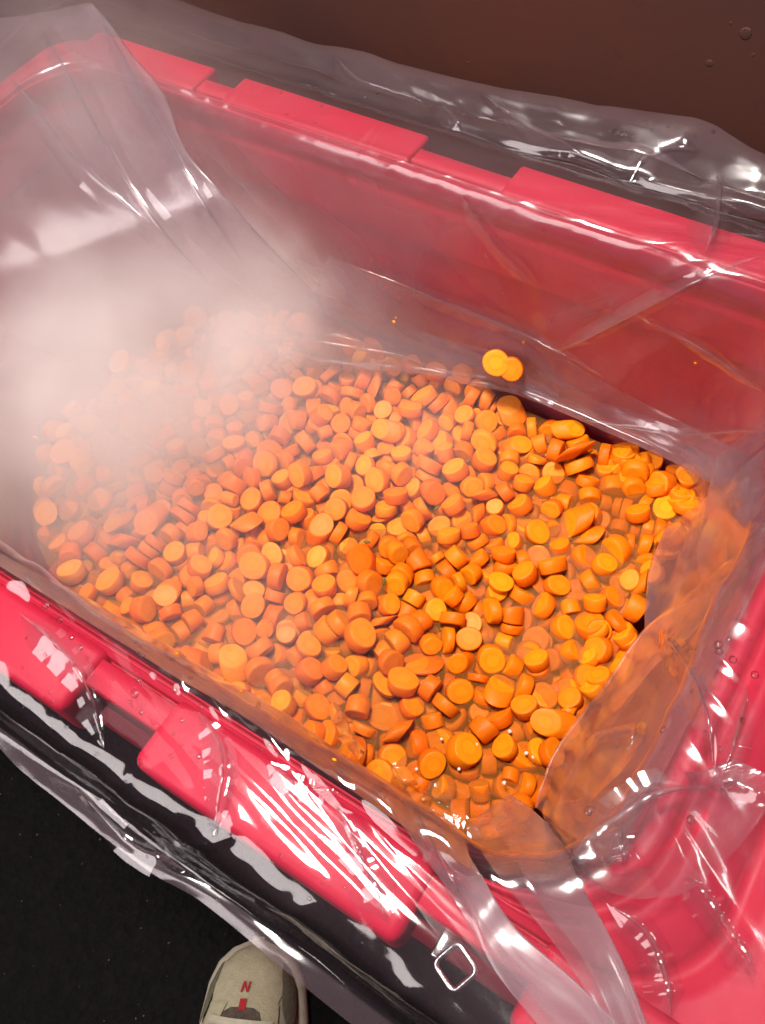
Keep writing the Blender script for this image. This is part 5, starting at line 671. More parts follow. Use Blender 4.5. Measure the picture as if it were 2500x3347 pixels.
    (3,6788,6071,3599,-13258,18275,-8574,993,-3750,-9873,-31002), (0,10483,10289,3170,-11117,19418,-9021,15359,3535,-19620,20984), (3,8047,7723,4249,-11262,8684,-9121,20511,-14214,-17812,11561), (2,6782,7367,4648,-24019,12220,-9226,16553,-13425,23069,9342), (1,8781,8745,3769,-17978,8912,-9329,19243,14995,-16801,14009), (0,8632,7475,3681,-18433,10439,-9472,24240,362,405,-22041),
    (8,8099,8639,4685,-22654,18592,-9401,20935,-84,20410,-14793), (3,9367,9393,3484,-8341,12687,-9482,544,-11482,-30683,345), (1,7794,7082,2962,-22004,18616,-9424,18121,-23395,-7271,12046), (1,9803,8505,3369,-6021,8270,-9554,782,-7040,-31851,-2999), (8,8110,8756,4464,-7409,18050,-9623,2397,24038,-22023,2258), (4,8668,8670,5610,-11225,18831,-9113,14761,-22018,-12707,-14476),
    (9,9990,8648,4918,-12095,16742,-8970,5410,-30924,-3286,-8793), (4,8573,8457,3811,-17368,5283,-9150,7472,-6127,31195,2679), (6,9744,8952,4154,-17105,9251,-9002,9970,-3173,-30065,-7767), (5,8220,8318,3446,-15780,9399,-9146,24636,-8584,9194,-17564), (4,7980,8805,5067,-9275,9222,-9114,20103,4483,7344,24403), (3,8799,8529,3753,-2315,18672,-9315,499,2160,-32684,-724),
    (5,10223,10246,4464,-10461,8836,-9102,2946,-30982,-10082,-1869), (2,9987,9422,2786,-24983,11073,-9534,1922,8247,29130,12387), (7,10224,10977,3125,-21938,13801,-9588,582,-13861,29679,-620), (4,7825,7210,4620,-7669,14854,-9068,8734,-1476,-31422,2802), (6,10137,10880,4458,-3000,14670,-9780,10967,26003,-16261,3577), (3,5472,6255,3788,-22629,15781,-9078,23430,19278,11871,-3483),
    (4,8018,7136,2200,-3466,17022,-9268,22548,-7155,-18532,-13063), (8,7523,8334,4510,-18847,6433,-9470,20686,17112,15806,-10156), (11,5900,5773,4213,-6802,10126,-9181,20977,14700,12430,-16219), (2,7992,8330,4192,-5907,13475,-9089,27059,-1223,-18419,869), (0,9248,9451,4567,-14720,16787,-9177,12636,-7027,12274,26720), (5,6739,7801,6400,-2503,7688,-9408,501,-4663,-8205,-31374),
    (0,8320,7831,5434,-20680,16454,-9409,32415,-8,-1884,-4404), (6,11076,10618,5411,-8701,5435,-9729,18589,21952,-15085,4324), (2,8364,8364,3357,-6260,12941,-9399,10361,13426,20205,-19437), (1,7252,8334,5230,-15696,14144,-9255,20413,15940,-15162,13154), (2,6867,5940,5893,-4583,7258,-9172,16681,24062,-3045,14394), (5,9390,8711,5623,-20332,5786,-9596,345,-28588,-16000,524),
    (5,5375,6010,3275,-15210,19998,-8689,31552,-7400,409,-4817), (5,8593,7752,3563,-14257,17793,-8668,28803,-9320,-6151,-10926), (5,9569,8263,5519,-2146,14923,-9721,19107,-11141,-17142,17048), (3,6209,6379,3252,-13630,16598,-8579,1649,25902,-19994,-543), (0,7579,7600,4203,-24083,9862,-9509,20095,17333,-16795,-9347), (1,6907,7187,5250,-22938,10195,-9464,7765,4753,22007,22505),
    (2,6888,7531,4275,-21601,12173,-9190,28517,1213,1791,15993), (8,7063,7671,4202,-2002,17945,-9573,10762,15375,22956,13946), (2,8757,10091,5160,-21283,5638,-9362,10037,6055,-26869,14639), (8,8465,8835,3761,-10784,13951,-9213,5500,29251,-13702,-237), (4,11189,10010,2421,-10977,19819,-9343,17980,-27185,-2525,-2234), (3,6055,7136,3508,-17585,19347,-9366,938,-4027,-17675,-27279),
    (0,8808,7575,5525,-14553,16044,-9289,7135,31785,-3405,955), (5,7365,7210,2497,-10107,17383,-9433,19286,23090,-3310,12555), (10,6724,6115,5401,-23308,8616,-9115,14410,21206,10487,-17503), (0,7770,7468,4542,-17185,17550,-9064,6887,-3032,-15498,27872), (5,10338,9901,3280,-14219,19846,-9249,3015,-5473,-27466,-16741), (10,8214,7796,3256,-13517,11524,-8879,508,31194,-9878,1667),
    (0,9381,8997,3222,-12769,16079,-9036,32135,-1170,-293,-6289), (6,10404,9076,2787,-3536,17535,-9680,7672,-31424,-4283,-2996), (3,10583,10171,4413,-19085,7154,-9013,31715,278,-811,8190), (1,9440,9671,3878,-4815,9537,-9708,21896,4334,-23561,4510), (9,9918,10500,4524,-13650,9468,-9644,3448,-28627,-15276,-2989), (2,7003,7666,3145,-24355,17438,-9168,13244,2544,-27373,-11939),
    (1,6816,7527,6110,-19681,7788,-9485,1109,-30317,12334,1105), (4,8040,8074,4427,-18667,13377,-8948,1258,-13656,29758,-229), (1,10073,9211,3665,-21840,9621,-9597,816,10817,30918,304), (4,9069,9500,2666,-10734,15818,-8938,1443,-1769,31240,9618), (2,8870,9645,3839,-10983,7152,-9090,5661,7154,-31424,1731), (4,5699,5601,3197,-4015,16851,-9593,22926,-7101,-16149,-15390),
    (5,11597,10816,5915,-18941,17593,-9363,280,26079,-19834,-291), (0,8843,9586,3940,-15256,11419,-8922,983,-27915,17111,821), (2,8989,8383,4843,-19713,12563,-9381,493,22760,23549,918), (1,8922,10014,3783,-5381,6952,-9467,32351,3833,3351,-1091), (5,9023,8134,2838,-11810,16570,-9422,16827,-2349,-7891,26884), (2,8892,8305,4299,-5828,10514,-9585,17899,-10746,-18890,16763),
    (8,8482,7669,5593,-16259,7196,-9146,1849,-31954,-6305,-3077), (3,7259,8279,4139,-12848,6416,-9789,19361,1520,22469,13845), (3,7135,6341,3658,-7328,5956,-10206,13991,382,1230,29602), (9,7526,7329,4892,-10883,7741,-9867,1360,23738,-22534,727), (9,7560,6936,5459,-20581,17857,-9359,23410,12959,18422,4284), (4,6203,6477,3295,-23742,13280,-9574,3846,-1308,-24220,-21692),
    (5,9377,9106,3244,-11410,7953,-9582,24092,2294,-20655,-7832), (4,8435,7264,4075,-15619,12664,-9337,25454,-991,-1191,-20577), (2,5539,5826,5453,-3868,8157,-9597,21314,17328,-16415,7050), (3,7779,6763,4005,-16616,10009,-8947,18588,-7807,4104,25502), (0,7922,7282,3066,-5410,11379,-9670,16085,-26189,11298,1210), (10,11283,9747,3122,-7413,13204,-9308,3588,2192,-8591,-31340),
    (4,6662,7568,3742,-2188,13519,-9936,837,31994,3290,-6210), (8,8912,9715,4167,-8649,15424,-9307,9479,-8985,7087,29204), (7,10415,9411,2919,-19295,15724,-9416,8287,-4045,-3023,-31297), (3,7733,7966,3906,-21405,16630,-9362,24333,15182,15841,422), (8,5686,5736,5381,-7330,6547,-9611,5044,20140,13803,21262), (6,8914,9265,5414,-4030,12237,-9784,4930,5664,4121,-31628),
    (5,6258,6607,4005,-22185,16300,-8940,11148,21023,-4828,22003), (9,7503,8374,3183,-3727,8878,-9241,1612,3864,-5596,32013), (9,8780,9956,4288,-9118,8151,-9914,3818,-7589,-31617,-1373), (10,9407,8737,3715,-17508,7446,-9442,6705,10865,-19295,-23203), (10,9629,9905,3977,-23782,11689,-9667,864,22916,-23274,2472), (4,10348,9769,4320,-16850,7575,-9420,15046,-21278,-3756,19505),
    (3,8899,10242,3215,-23241,17843,-9385,1197,-18730,16059,21530), (8,7556,7939,4583,-3603,18990,-9664,16627,1702,-756,28174), (5,7344,6300,4688,-2150,11536,-9964,1778,17454,-26139,-9091), (5,8471,8473,6400,-3001,6032,-10148,6372,22407,-2971,-22851), (2,8103,7132,3907,-5371,15387,-9644,1402,-1046,-32720,-140), (0,9355,9490,3274,-24209,13865,-9739,842,9329,31399,-186),
    (2,8671,8319,6060,-6830,14575,-9429,309,31769,-7967,-930), (2,9517,9608,5336,-13523,7793,-9383,1500,-29526,14055,1453), (3,10500,9024,3766,-17922,5945,-9431,27768,-15013,4978,7244), (2,8829,10180,4736,-14025,13921,-8844,31376,-3934,-7453,-4268), (2,9606,8324,3972,-11301,5288,-9799,3712,1630,-24868,20948), (5,10155,11862,2403,-9018,7839,-9603,5589,-2537,-31998,-3486),
    (2,8507,9215,4572,-4681,8612,-10036,2627,-16861,-27973,-38), (9,7699,8874,4057,-7942,7825,-9356,8053,25950,16065,-8793), (9,7301,7258,3954,-8130,6546,-9381,695,8579,-31313,4368), (11,4365,4532,4666,-13907,12420,-9231,17534,9050,-17313,19611), (5,6301,5782,3232,-23922,17361,-9147,20660,-4247,18500,-16928), (1,8061,7258,4079,-3267,7741,-9868,10441,2899,-472,30920),
    (1,5789,6502,3125,-6073,18266,-9703,11164,535,434,30799), (0,8020,8647,4188,-8750,19375,-9089,146,-21155,-25023,67), (4,7513,6594,4207,-20080,18465,-9358,18381,-10966,-23107,9034), (5,10252,10815,4660,-20695,17134,-9172,25824,-19696,4261,-830), (3,7322,6840,3986,-7647,8588,-9081,13044,-17401,16137,-18448), (8,5748,6311,4470,-21161,9617,-9170,8106,-9336,14302,26763),
    (2,8926,8089,3100,-7315,17046,-9446,10915,-27935,-9930,8694), (9,4438,5191,2969,-7423,16113,-9555,22278,-5450,-23159,-3363), (6,10677,10226,4833,-12722,12916,-9298,25229,-736,2223,20778), (1,5207,5794,4580,-23704,16325,-9254,22790,-19081,-12654,5487), (0,5812,6594,3580,-12685,9846,-9041,6497,9298,-28921,-10421), (7,9112,7905,5254,-10190,7946,-9704,12787,14493,21024,16067),
    (4,10675,9532,2986,-2214,5937,-10019,7112,25527,-4928,18634), (5,8067,8538,3859,-6702,6409,-10000,17640,-4421,11468,-24728), (2,7988,7168,4876,-24333,9359,-8957,24824,-12318,-17380,-1903), (9,7771,8887,3821,-12627,6075,-9331,3230,15917,-27966,-5270), (1,8831,9753,4370,-7743,11818,-9254,12759,-4174,21815,20435), (2,6162,6740,3480,-12340,9454,-8824,16497,5606,-4096,27447),
    (5,7858,8573,3490,-18277,14024,-9185,18812,-21130,7751,-14603), (4,5314,5301,3383,-19687,15685,-8933,4474,-3651,22065,-23526), (5,7852,8568,4103,-16379,12435,-9325,27928,600,-378,17123), (1,9004,8100,3507,-11614,9952,-9636,27719,3154,-1960,17075), (3,9315,10908,3220,-10441,11445,-9229,10615,25264,17697,-3094), (11,4107,4638,3724,-4243,5272,-10203,18143,22076,9708,12765),
    (7,8956,8001,3072,-14723,19407,-9393,3463,690,24914,20988), (5,8989,9599,5529,-15065,17470,-9268,22997,-19917,-11565,-3788), (5,7973,7695,4443,-15981,8815,-9432,6209,-15132,-24665,14064), (5,8118,7201,3815,-12996,8506,-9355,2263,-660,1058,-32665), (4,6016,5558,3828,-6110,12408,-9146,28905,401,3129,15106), (3,5474,5629,5274,-20057,14896,-8900,11182,-8243,21214,20753),
    (2,8193,8308,2227,-20860,10673,-9431,25619,-7860,-1392,-18805), (4,8260,8783,3766,-12989,8686,-9772,557,-17610,27590,1418), (3,8291,8510,4076,-13144,10266,-9288,30130,-9350,-8856,-217), (8,7723,8746,3832,-8052,16324,-9581,24438,261,-67,21826), (6,7185,6799,4115,-10218,14545,-9446,31138,23,-16,10204), (11,6405,6331,3531,-9922,9382,-8807,2201,23495,22661,-1823),
    (5,8502,8022,5061,-3020,8505,-9732,27625,-420,654,-17606), (5,8686,8256,3739,-24727,11641,-9738,16097,-659,-373,28531), (5,6529,7162,3624,-9753,6172,-9548,1314,22464,23803,-855), (1,11736,10672,2200,-6863,8949,-9344,4379,-25913,16762,10102), (0,6102,5585,4718,-12160,6810,-9283,23842,-7887,-8555,-19232), (11,7239,6747,4528,-14816,5231,-9624,20998,-15251,-11602,-16296),
    (5,8532,8748,5033,-14513,7877,-9511,744,5596,17734,26969), (6,10326,8893,4771,-10800,17101,-9107,2916,-31431,-4161,-7744), (2,8166,8420,2798,-18113,6799,-9747,517,9257,-31409,-1096), (3,7114,7894,3160,-4812,6857,-9796,2808,17693,-4618,-27044), (4,6974,8075,4469,-17526,13566,-9232,10064,-17615,-18083,-18306), (5,8110,8316,4570,-13480,13071,-9187,11290,14872,-17457,-20501),
    (1,7830,8016,3090,-18128,15798,-9238,5250,-14568,-1545,28836), (2,7185,7123,4867,-15264,16188,-8793,4902,19922,-23817,-9247), (5,7222,7043,3531,-13206,6921,-8988,29618,6215,10870,6298), (1,6647,6929,4030,-11944,15745,-8807,17715,23671,-6162,-12712), (3,9415,10812,4424,-24864,13086,-9724,1186,26129,19735,301), (5,5652,5315,2353,-8718,7894,-9387,5712,-7285,-31333,-2498),
    (3,7927,8009,5051,-13983,18941,-9401,19242,4470,22742,12892), (4,7754,8408,4544,-6989,19127,-9630,15515,-596,-54,-28855), (1,7318,7355,5811,-7639,7134,-9679,2708,-12270,30258,-492), (3,8705,7519,5160,-12114,8451,-9746,3104,-745,872,-32599), (1,8107,7466,3277,-24326,8199,-9461,17060,23195,-9705,-12266), (4,7591,7926,3389,-10070,10059,-9035,5603,26403,-13794,12446),
    (9,7017,6361,4556,-17134,8439,-9001,32146,-4588,3942,1936), (6,9172,9984,4167,-23251,14112,-9641,491,-22282,23993,-1133), (2,9080,8389,3551,-10204,19087,-8820,142,22395,22445,8266), (3,8491,9974,4056,-6707,10725,-9635,1554,13753,-29627,-2092), (11,7147,6471,2797,-6015,6490,-10294,1157,-360,1242,-32721), (2,7990,7699,6341,-5208,6224,-10093,1097,-17107,-17611,21672),
    (2,8061,8904,4735,-3817,8418,-10149,783,2864,-893,32620), (2,7382,7571,3180,-12503,14176,-9472,648,31851,-7665,118), (8,7869,8436,3732,-12320,5466,-8926,29130,3,-1956,-14875), (0,9203,9366,3383,-7958,18778,-9678,3215,680,375,32600), (5,8343,7363,4422,-9133,14862,-9268,6513,-19320,-14518,-21148), (3,5059,5048,4105,-15083,6030,-9835,810,17816,27425,-1874),
    (5,9985,10384,4365,-12296,5609,-9938,11283,1064,-725,30736), (5,7609,8460,5830,-15000,18928,-9365,6503,-11917,-20936,-21238), (0,9757,11026,4657,-5032,5186,-9831,14203,-11012,-16122,-22153), (1,7302,8511,4933,-7137,9606,-9494,28017,-6088,-15587,2953), (7,6790,7134,4513,-15315,6133,-9254,22430,-22209,-11,-8794), (1,7865,8328,3393,-18559,13375,-9386,848,-16109,28520,-272),
    (4,6369,6966,4323,-15092,6691,-9688,22312,15485,18263,1597), (5,10597,9240,3461,-3767,5729,-10361,1075,27217,-18212,-228), (5,8397,7595,4757,-9454,8798,-9707,21758,23447,6623,2575), (4,7524,8451,3818,-23897,17226,-9685,15000,-368,-794,29119), (2,7344,7405,3508,-22101,16934,-9401,23780,10011,-19644,4703), (5,9501,8854,3347,-3621,13206,-9974,1764,-7608,-31821,-343),
    (8,7437,8064,3765,-14700,7285,-9827,3363,417,-32571,-1159), (9,8620,7843,2400,-9460,19354,-9717,25377,-618,-577,-20712), (5,7565,7906,4425,-12284,8734,-9045,13945,14999,16641,19424), (9,7993,6872,2549,-4614,5817,-10378,2503,25037,-20933,1547), (2,8054,7106,4599,-18178,7172,-9190,21238,-15089,19478,-3942), (3,9707,10320,3237,-14614,14174,-9453,601,24650,21565,-799),
    (0,8915,10152,5366,-19273,7075,-9559,845,-30830,11061,368), (3,8002,7240,5219,-12989,19245,-8941,904,-6827,-18106,-26428), (0,7791,7331,3481,-13190,18817,-9076,26527,-18587,3590,-3415), (3,8474,8031,4738,-16377,8208,-9121,19720,14138,-20601,7780), (9,9149,8717,4577,-3969,10498,-9784,14809,6720,26072,11379), (4,7943,8158,3695,-18847,5781,-9259,543,-32578,-3312,1053),
    (10,7392,8395,5218,-6341,7173,-10074,3965,-21689,-24093,-2662), (1,10962,11235,4172,-16986,9010,-9589,217,-16796,28108,1207), (3,9314,10070,5133,-19234,10089,-9418,28905,608,-918,15393), (7,6730,7571,4278,-16202,11454,-8916,1160,13033,1961,29977), (11,5209,4763,5891,-5360,10847,-9468,7571,4597,-28745,-12999), (3,8502,7595,3881,-13099,14394,-8969,29173,42,-404,14915),
    (3,10852,10087,2986,-14257,6060,-9912,32705,862,506,-1755), (4,7957,6926,2581,-6060,14940,-9662,789,-6046,-32194,171), (3,9683,8377,4164,-19619,19679,-9306,17874,-25617,-7891,-5972), (4,8483,7421,3133,-15546,10875,-9489,29908,1235,-725,13309), (0,8635,8487,3553,-6547,17652,-9412,24333,20992,-737,6355), (1,6626,6205,4489,-5537,9782,-9843,6305,3778,-1062,31914),
    (3,8786,8371,5725,-9580,6926,-9827,11185,24121,4770,18546), (0,9177,8389,2748,-5697,17475,-9716,518,-634,-292,-32755), (2,8866,9291,4253,-20206,13366,-9427,115,-32305,-5383,-1039), (1,8407,8987,5597,-17145,6755,-9513,24168,-18173,11263,5701), (0,8071,8543,3455,-12181,10593,-9515,391,-15461,28869,1018), (4,5890,5480,3811,-13518,6523,-9920,679,-28336,-16407,1059),
    (4,6765,7815,4843,-9047,6329,-9646,707,31034,10415,-1256), (6,7903,8065,2612,-16042,6083,-9416,17543,-1499,440,-27631), (4,5306,6160,4420,-16509,19599,-9491,8386,-23218,7213,-20305), (2,6546,5973,3139,-3423,18299,-9763,3,-31451,9152,879), (4,7717,7474,4514,-5037,18387,-9649,623,-7652,31855,-19), (2,9895,9377,5167,-14650,10702,-9186,5299,5596,10560,-30046),
    (5,8395,9407,2224,-22783,13145,-9698,32562,-44,-1108,3489), (4,7268,7294,4816,-19385,13534,-9352,25187,183,-1193,-20924), (2,7046,7054,5324,-19912,16817,-9296,1890,21826,-5833,23658), (4,7684,8426,4605,-13003,16809,-9337,20451,13367,18861,-11000), (4,7888,8638,2889,-23461,16300,-9711,692,-30463,12041,-469), (0,8780,8507,3717,-6374,9861,-9753,30077,2505,708,12739),
    (5,8623,8901,5050,-17598,15142,-9184,14028,14126,-17751,19034), (1,8376,8638,3478,-8970,9611,-9729,16299,1392,2922,-28241), (1,9240,10021,4722,-22016,15942,-9522,965,-24224,22039,-482), (1,7133,8367,4957,-15575,16503,-9313,7554,18594,10095,-23853), (10,5871,5655,4059,-15837,17253,-9497,3260,-11198,-30616,-537), (5,8408,8433,4088,-11076,17692,-9323,14261,-22100,12766,14796),
    (10,9902,10433,5127,-14597,12174,-9038,7590,28516,13777,-3621), (8,10130,9237,4601,-10886,10445,-9032,2755,-28175,14134,8513), (11,4600,5142,3184,-16916,9811,-9561,5417,24301,-13871,16167), (0,9876,9245,4702,-15469,6999,-9516,9999,24064,-3090,19624), (5,7181,7614,3599,-21133,9032,-9590,31095,601,-539,-10302), (1,7527,6978,3544,-11205,18085,-9441,481,-5555,19445,-25778),
    (0,6031,6496,3786,-8963,6999,-9952,10134,20296,-12103,-20311), (2,7479,8337,3640,-10194,17733,-9426,18792,22828,-4065,13524), (2,7878,9273,4402,-5144,12021,-9812,15885,3440,198,28451), (3,9526,9773,4178,-18994,5623,-9703,15301,1089,-595,28948), (6,8490,9911,3842,-7227,6773,-10165,592,-32072,6471,-1687), (4,8733,7754,3134,-2972,5339,-10092,25606,-19268,-6728,1222),
    (4,6834,7842,3815,-9924,17051,-9446,14674,22743,-9064,16092), (5,7465,7695,3258,-6780,16235,-9625,91,-5004,32374,-754), (8,8951,8421,4293,-17066,11409,-8974,1834,15415,-28855,246), (9,7864,6933,4112,-19402,18504,-9484,31133,-1314,-2059,-9923), (4,8164,9263,2959,-12457,15210,-8950,65,-32655,2588,774), (2,7061,6408,4811,-15926,10776,-8991,4014,1212,-23438,-22511),
    (2,8078,8441,4703,-8316,14663,-9444,875,32720,-1515,-75), (0,6661,7104,4151,-12345,17208,-9542,12873,787,304,30121), (5,9662,8591,3327,-5375,14860,-9290,4474,-32064,-4905,1216), (4,6822,6341,2488,-5309,16507,-9293,473,7427,-31894,-1031), (3,8557,9486,3590,-18345,16694,-9454,214,32645,-2754,-615), (5,6235,7213,5118,-13670,17766,-9439,3075,21504,-4640,-24089),
    (4,7300,8373,4930,-17319,10158,-9352,1957,22824,-11374,20482), (1,8557,8807,3978,-9578,18200,-8663,11003,4685,17735,-24822), (8,7524,6589,4024,-12067,6372,-9796,16160,20503,9675,-17279), (3,8845,10059,5756,-24641,15662,-9646,32084,-61,-1351,6519), (4,8604,7762,4184,-11922,13633,-9403,233,-16081,28548,-159), (1,7424,6459,3978,-17329,18210,-9400,3778,7804,-20774,-23810),
    (0,10428,9476,5688,-19046,11127,-9341,27009,517,-1486,18486), (2,5934,6752,4641,-5722,19525,-9546,22732,20817,-10642,-3214), (2,7906,7090,2989,-2170,17373,-9624,17446,18774,13898,-14957), (4,7649,7415,5006,-16301,5406,-9638,6106,-23077,10014,-20089), (2,4932,5569,3787,-8763,6272,-10142,478,-8034,-31763,151), (10,6354,6896,4564,-12659,7897,-9708,872,18894,13137,23310),
    (0,9479,9954,3425,-13553,7075,-9590,16165,-20187,-9384,-17799), (5,7680,6852,4341,-12436,14318,-8948,18515,12257,18214,15777), (8,8610,9838,4854,-16012,16160,-9182,23865,17363,-11701,-8108), (9,10529,10119,4403,-15470,8049,-9684,29393,1818,-1469,14292), (1,8679,9639,4242,-9464,11726,-9163,23876,21595,-5695,-2191), (0,8533,8093,3706,-5295,16441,-9655,18784,1356,310,26812),
    (10,7632,7528,4010,-10215,6866,-9887,7898,21239,8858,21949), (0,8787,7756,4938,-2202,12547,-9885,7702,-26448,-17741,-335), (1,7731,7536,5419,-16038,17935,-9279,4432,755,28749,-15065), (4,6622,7434,4725,-14414,11431,-9377,1512,-22195,24000,1663), (3,8332,9276,2874,-24349,14740,-9778,1183,-21616,24594,-429), (1,8282,9608,4799,-16278,7149,-9708,180,-13044,30027,1372),
    (3,10491,9734,3514,-22807,12153,-9637,1166,-18766,26834,-275), (2,7087,7280,3757,-20075,10406,-9350,17946,18986,-15251,12592), (1,9223,7930,3099,-17903,11939,-9395,473,-31647,-8458,-607), (2,6458,7124,4269,-17441,14176,-9257,17556,-10377,20663,-15192), (3,10493,11715,3561,-16354,13424,-9395,721,30976,10635,-719), (3,7381,6558,4194,-13406,13752,-9246,11542,16553,14060,-21651),
    (1,8631,8164,4494,-17755,10732,-9001,27615,-87,264,-17635), (8,7987,6879,4612,-13234,15309,-9315,23501,-21401,6691,-4312), (10,6696,7675,4583,-18120,19555,-9375,18624,13466,18923,13690), (10,7918,8448,5412,-21726,17261,-9370,23012,-16750,16235,118), (1,8350,9111,4685,-25157,9471,-9041,17573,-16733,6105,-21157), (4,7986,7952,4157,-13403,17166,-9361,18781,23946,-3624,11594),
    (3,9665,10354,3769,-15972,13438,-8973,16626,-546,1976,28161), (0,6553,7208,3684,-17103,12080,-9228,19777,-15665,-17693,-11141), (5,7682,8989,4794,-11829,17534,-9308,2959,-22030,-15620,18320), (2,6746,7799,3601,-9254,8427,-8407,14472,-9526,-2226,-27722), (1,7981,7822,5034,-10078,15418,-9320,9295,13076,-18605,-21683), (1,7586,8781,5170,-3022,9940,-9358,383,-18952,26685,-1494),
    (0,6225,7064,4092,-14905,12916,-9193,4999,12140,-13987,26564), (8,6159,6993,3128,-12568,14569,-8494,3990,22281,23691,-125), (2,9556,8650,5798,-10463,12993,-9305,295,22771,23555,-483), (5,6503,6672,4145,-6328,11012,-9099,20338,-755,23544,10254), (2,7994,9120,3550,-17722,8089,-9314,22492,-339,619,-23818), (0,6916,6881,3979,-16828,17946,-9367,21057,9980,22265,-5911),
    (8,9740,10513,4376,-17633,18814,-9247,10246,-6138,20398,22692), (10,7237,7315,4038,-14124,17109,-9374,242,21821,7399,-23296), (3,9392,9746,3949,-19358,9067,-9285,11785,-23764,5885,-18315), (1,6846,7461,4980,-11788,6011,-9181,22066,-21450,-2145,-11049), (0,8169,8556,4925,-19800,8814,-9198,21448,-2841,-21409,12133), (3,5008,5663,3946,-18186,11310,-9360,17379,-19799,-12556,-14900),
    (5,6909,7222,3152,-15259,19851,-9245,19587,11751,12170,-20095), (3,8452,7429,2210,-19780,8271,-9370,19567,18789,15891,-9234), (5,6946,5961,4152,-6213,5686,-9309,13018,-9552,-699,-28504), (0,6970,6308,3584,-17847,14420,-9291,12500,-22996,-6444,18631), (3,6124,6135,3483,-16200,5107,-9120,3127,2645,-8354,31418), (5,7235,6563,2803,-7323,12322,-9228,23034,-9606,11369,-17932),
    (2,5616,5284,3444,-12913,5874,-8727,10256,-3894,-24913,18240), (3,7191,8245,2308,-4746,17010,-9312,21301,-588,1066,-24869), (1,7975,7772,4298,-5598,11882,-9096,16164,-28192,3815,-1748), (4,7921,7608,3630,-12325,13515,-8365,1635,31286,9263,-2521), (5,5204,4676,4204,-17216,16896,-9040,677,31500,-8942,-1003), (2,6305,5877,3848,-14635,8791,-9102,3746,-22350,-11707,20569),
    (10,6861,7289,4849,-10808,7959,-9381,7582,2289,3650,31585), (10,8588,8499,2841,-18668,7817,-9023,21853,-20788,-5962,-11333), (9,6120,5314,3604,-14607,14466,-9083,13985,2072,-205,29559), (3,8636,8519,4385,-17831,12907,-9307,613,22205,-24077,708), (1,8179,7506,2275,-9268,19897,-9291,27468,17010,2603,-4802), (1,4436,5194,3983,-16347,18343,-9045,10974,25146,-14825,10056),
    (5,7836,7259,4299,-9138,14263,-9318,9608,-4300,-21947,21936), (0,7477,6916,5306,-23170,15524,-8963,21110,-9690,23009,2172), (1,7258,6940,3428,-15230,13456,-9231,22824,-180,-22517,6758), (1,8378,9767,4502,-11650,14356,-9206,16738,-23000,-2728,-16034), (2,7310,6679,3781,-9635,15205,-9363,15040,23412,4115,16805), (4,8043,9321,4064,-10278,19509,-9395,13739,6683,-23190,-17392),
    (4,8309,9551,3030,-7079,8141,-9027,6863,22994,6325,-21397), (5,8101,9286,3135,-16964,13615,-8884,6270,4189,-31888,-41), (6,9949,10462,5109,-13548,11766,-9334,22065,333,592,-24215), (2,7726,7212,3693,-24463,14615,-9381,1008,-28737,15447,-2873), (2,8646,8486,3573,-19938,17443,-9233,26929,-18014,4870,-554), (1,6377,6143,4841,-17070,12868,-9193,6783,-24798,2567,20152),
    (4,8838,7891,5249,-18903,8371,-9377,22183,-22659,212,8254), (3,7736,8587,4324,-15247,11634,-9378,632,-25946,-20002,-94), (1,5143,4480,3814,-5096,18361,-9185,663,20405,25624,-523), (3,9363,8354,4613,-14030,4956,-8964,834,-757,-17861,-27448),
]
rc = random.Random(3)
slices = []
def make_slice(vi, scale, loc, quat, tint):
    o = bpy.data.objects.new('carrot_slice', MV[vi]); col.objects.link(o)
    o.location = loc; o.rotation_mode = 'QUATERNION'; o.rotation_quaternion = quat; o.scale = scale; o['tint'] = float(tint)
    return o
HV = []; HF = []; HR = []; HT = []
for k, r in enumerate(REC):
    vi = r[0]; scale = (r[1] * 1e-6, r[2] * 1e-6, r[3] * 1e-6); loc = Vector(r[4:7]) / 5e4; q = Quaternion([c / 32767 for c in r[7:]]).normalized()
    tint = min(max(rc.gauss(.34, .20), 0), 1)
    if KINDS[vi] == 'tip' or rc.random() < .05: tint = min(1, tint + .45)
    if k < 300:
        slices.append((make_slice(vi, scale, loc, q, tint), vi, scale, loc, q, tint))
    else:
        v, fc, rd = VARR[vi]; b0 = len(HR)
        HV.append(v * scale @ np.array(q.to_matrix()).T + np.array(loc)); HF.extend(tuple(b0 + x for x in fc_) for fc_ in fc); HR.extend(rd); HT.extend([tint] * len(rd))
for k in range(60):                                       # slices slid down against the film at the right end
    x, y = rc.uniform(-.046, -.021), rc.uniform(.20, .412)
    if k > 30: x, y = rc.uniform(-.105, -.03), rc.uniform(.388, .414)
    vi = rc.choice((0, 1, 2, 3, 4, 5, 8)); R_ = rc.uniform(.0070, .0100); v, fc, rd = VARR[vi]; b0 = len(HR)
    qq = Quaternion((1, 0, 0), rc.uniform(-.6, .6)) @ Quaternion((0, 1, 0), rc.uniform(-.9, .3)) @ Quaternion((0, 0, 1), rc.uniform(0, 6))
    HV.append(v * (R_, R_, R_ * rc.uniform(.35, .5)) @ np.array(qq.to_matrix()).T + np.array([x, y, rc.uniform(-.180, -.168)]))
    HF.extend(tuple(b0 + x_ for x_ in fc_) for fc_ in fc); HR.extend(rd); HT.extend([min(max(rc.gauss(.38, .24), 0), 1)] * len(rd))
me = pyd('carrot_heap', np.concatenate(HV), HF); fattr(me, 'rad', HR); fattr(me, 'tint', HT)
tag(link('carrot_heap', me, HEAP), 'small and half hidden carrot slices filling the gaps of the heap', 'carrots', kind='stuff')

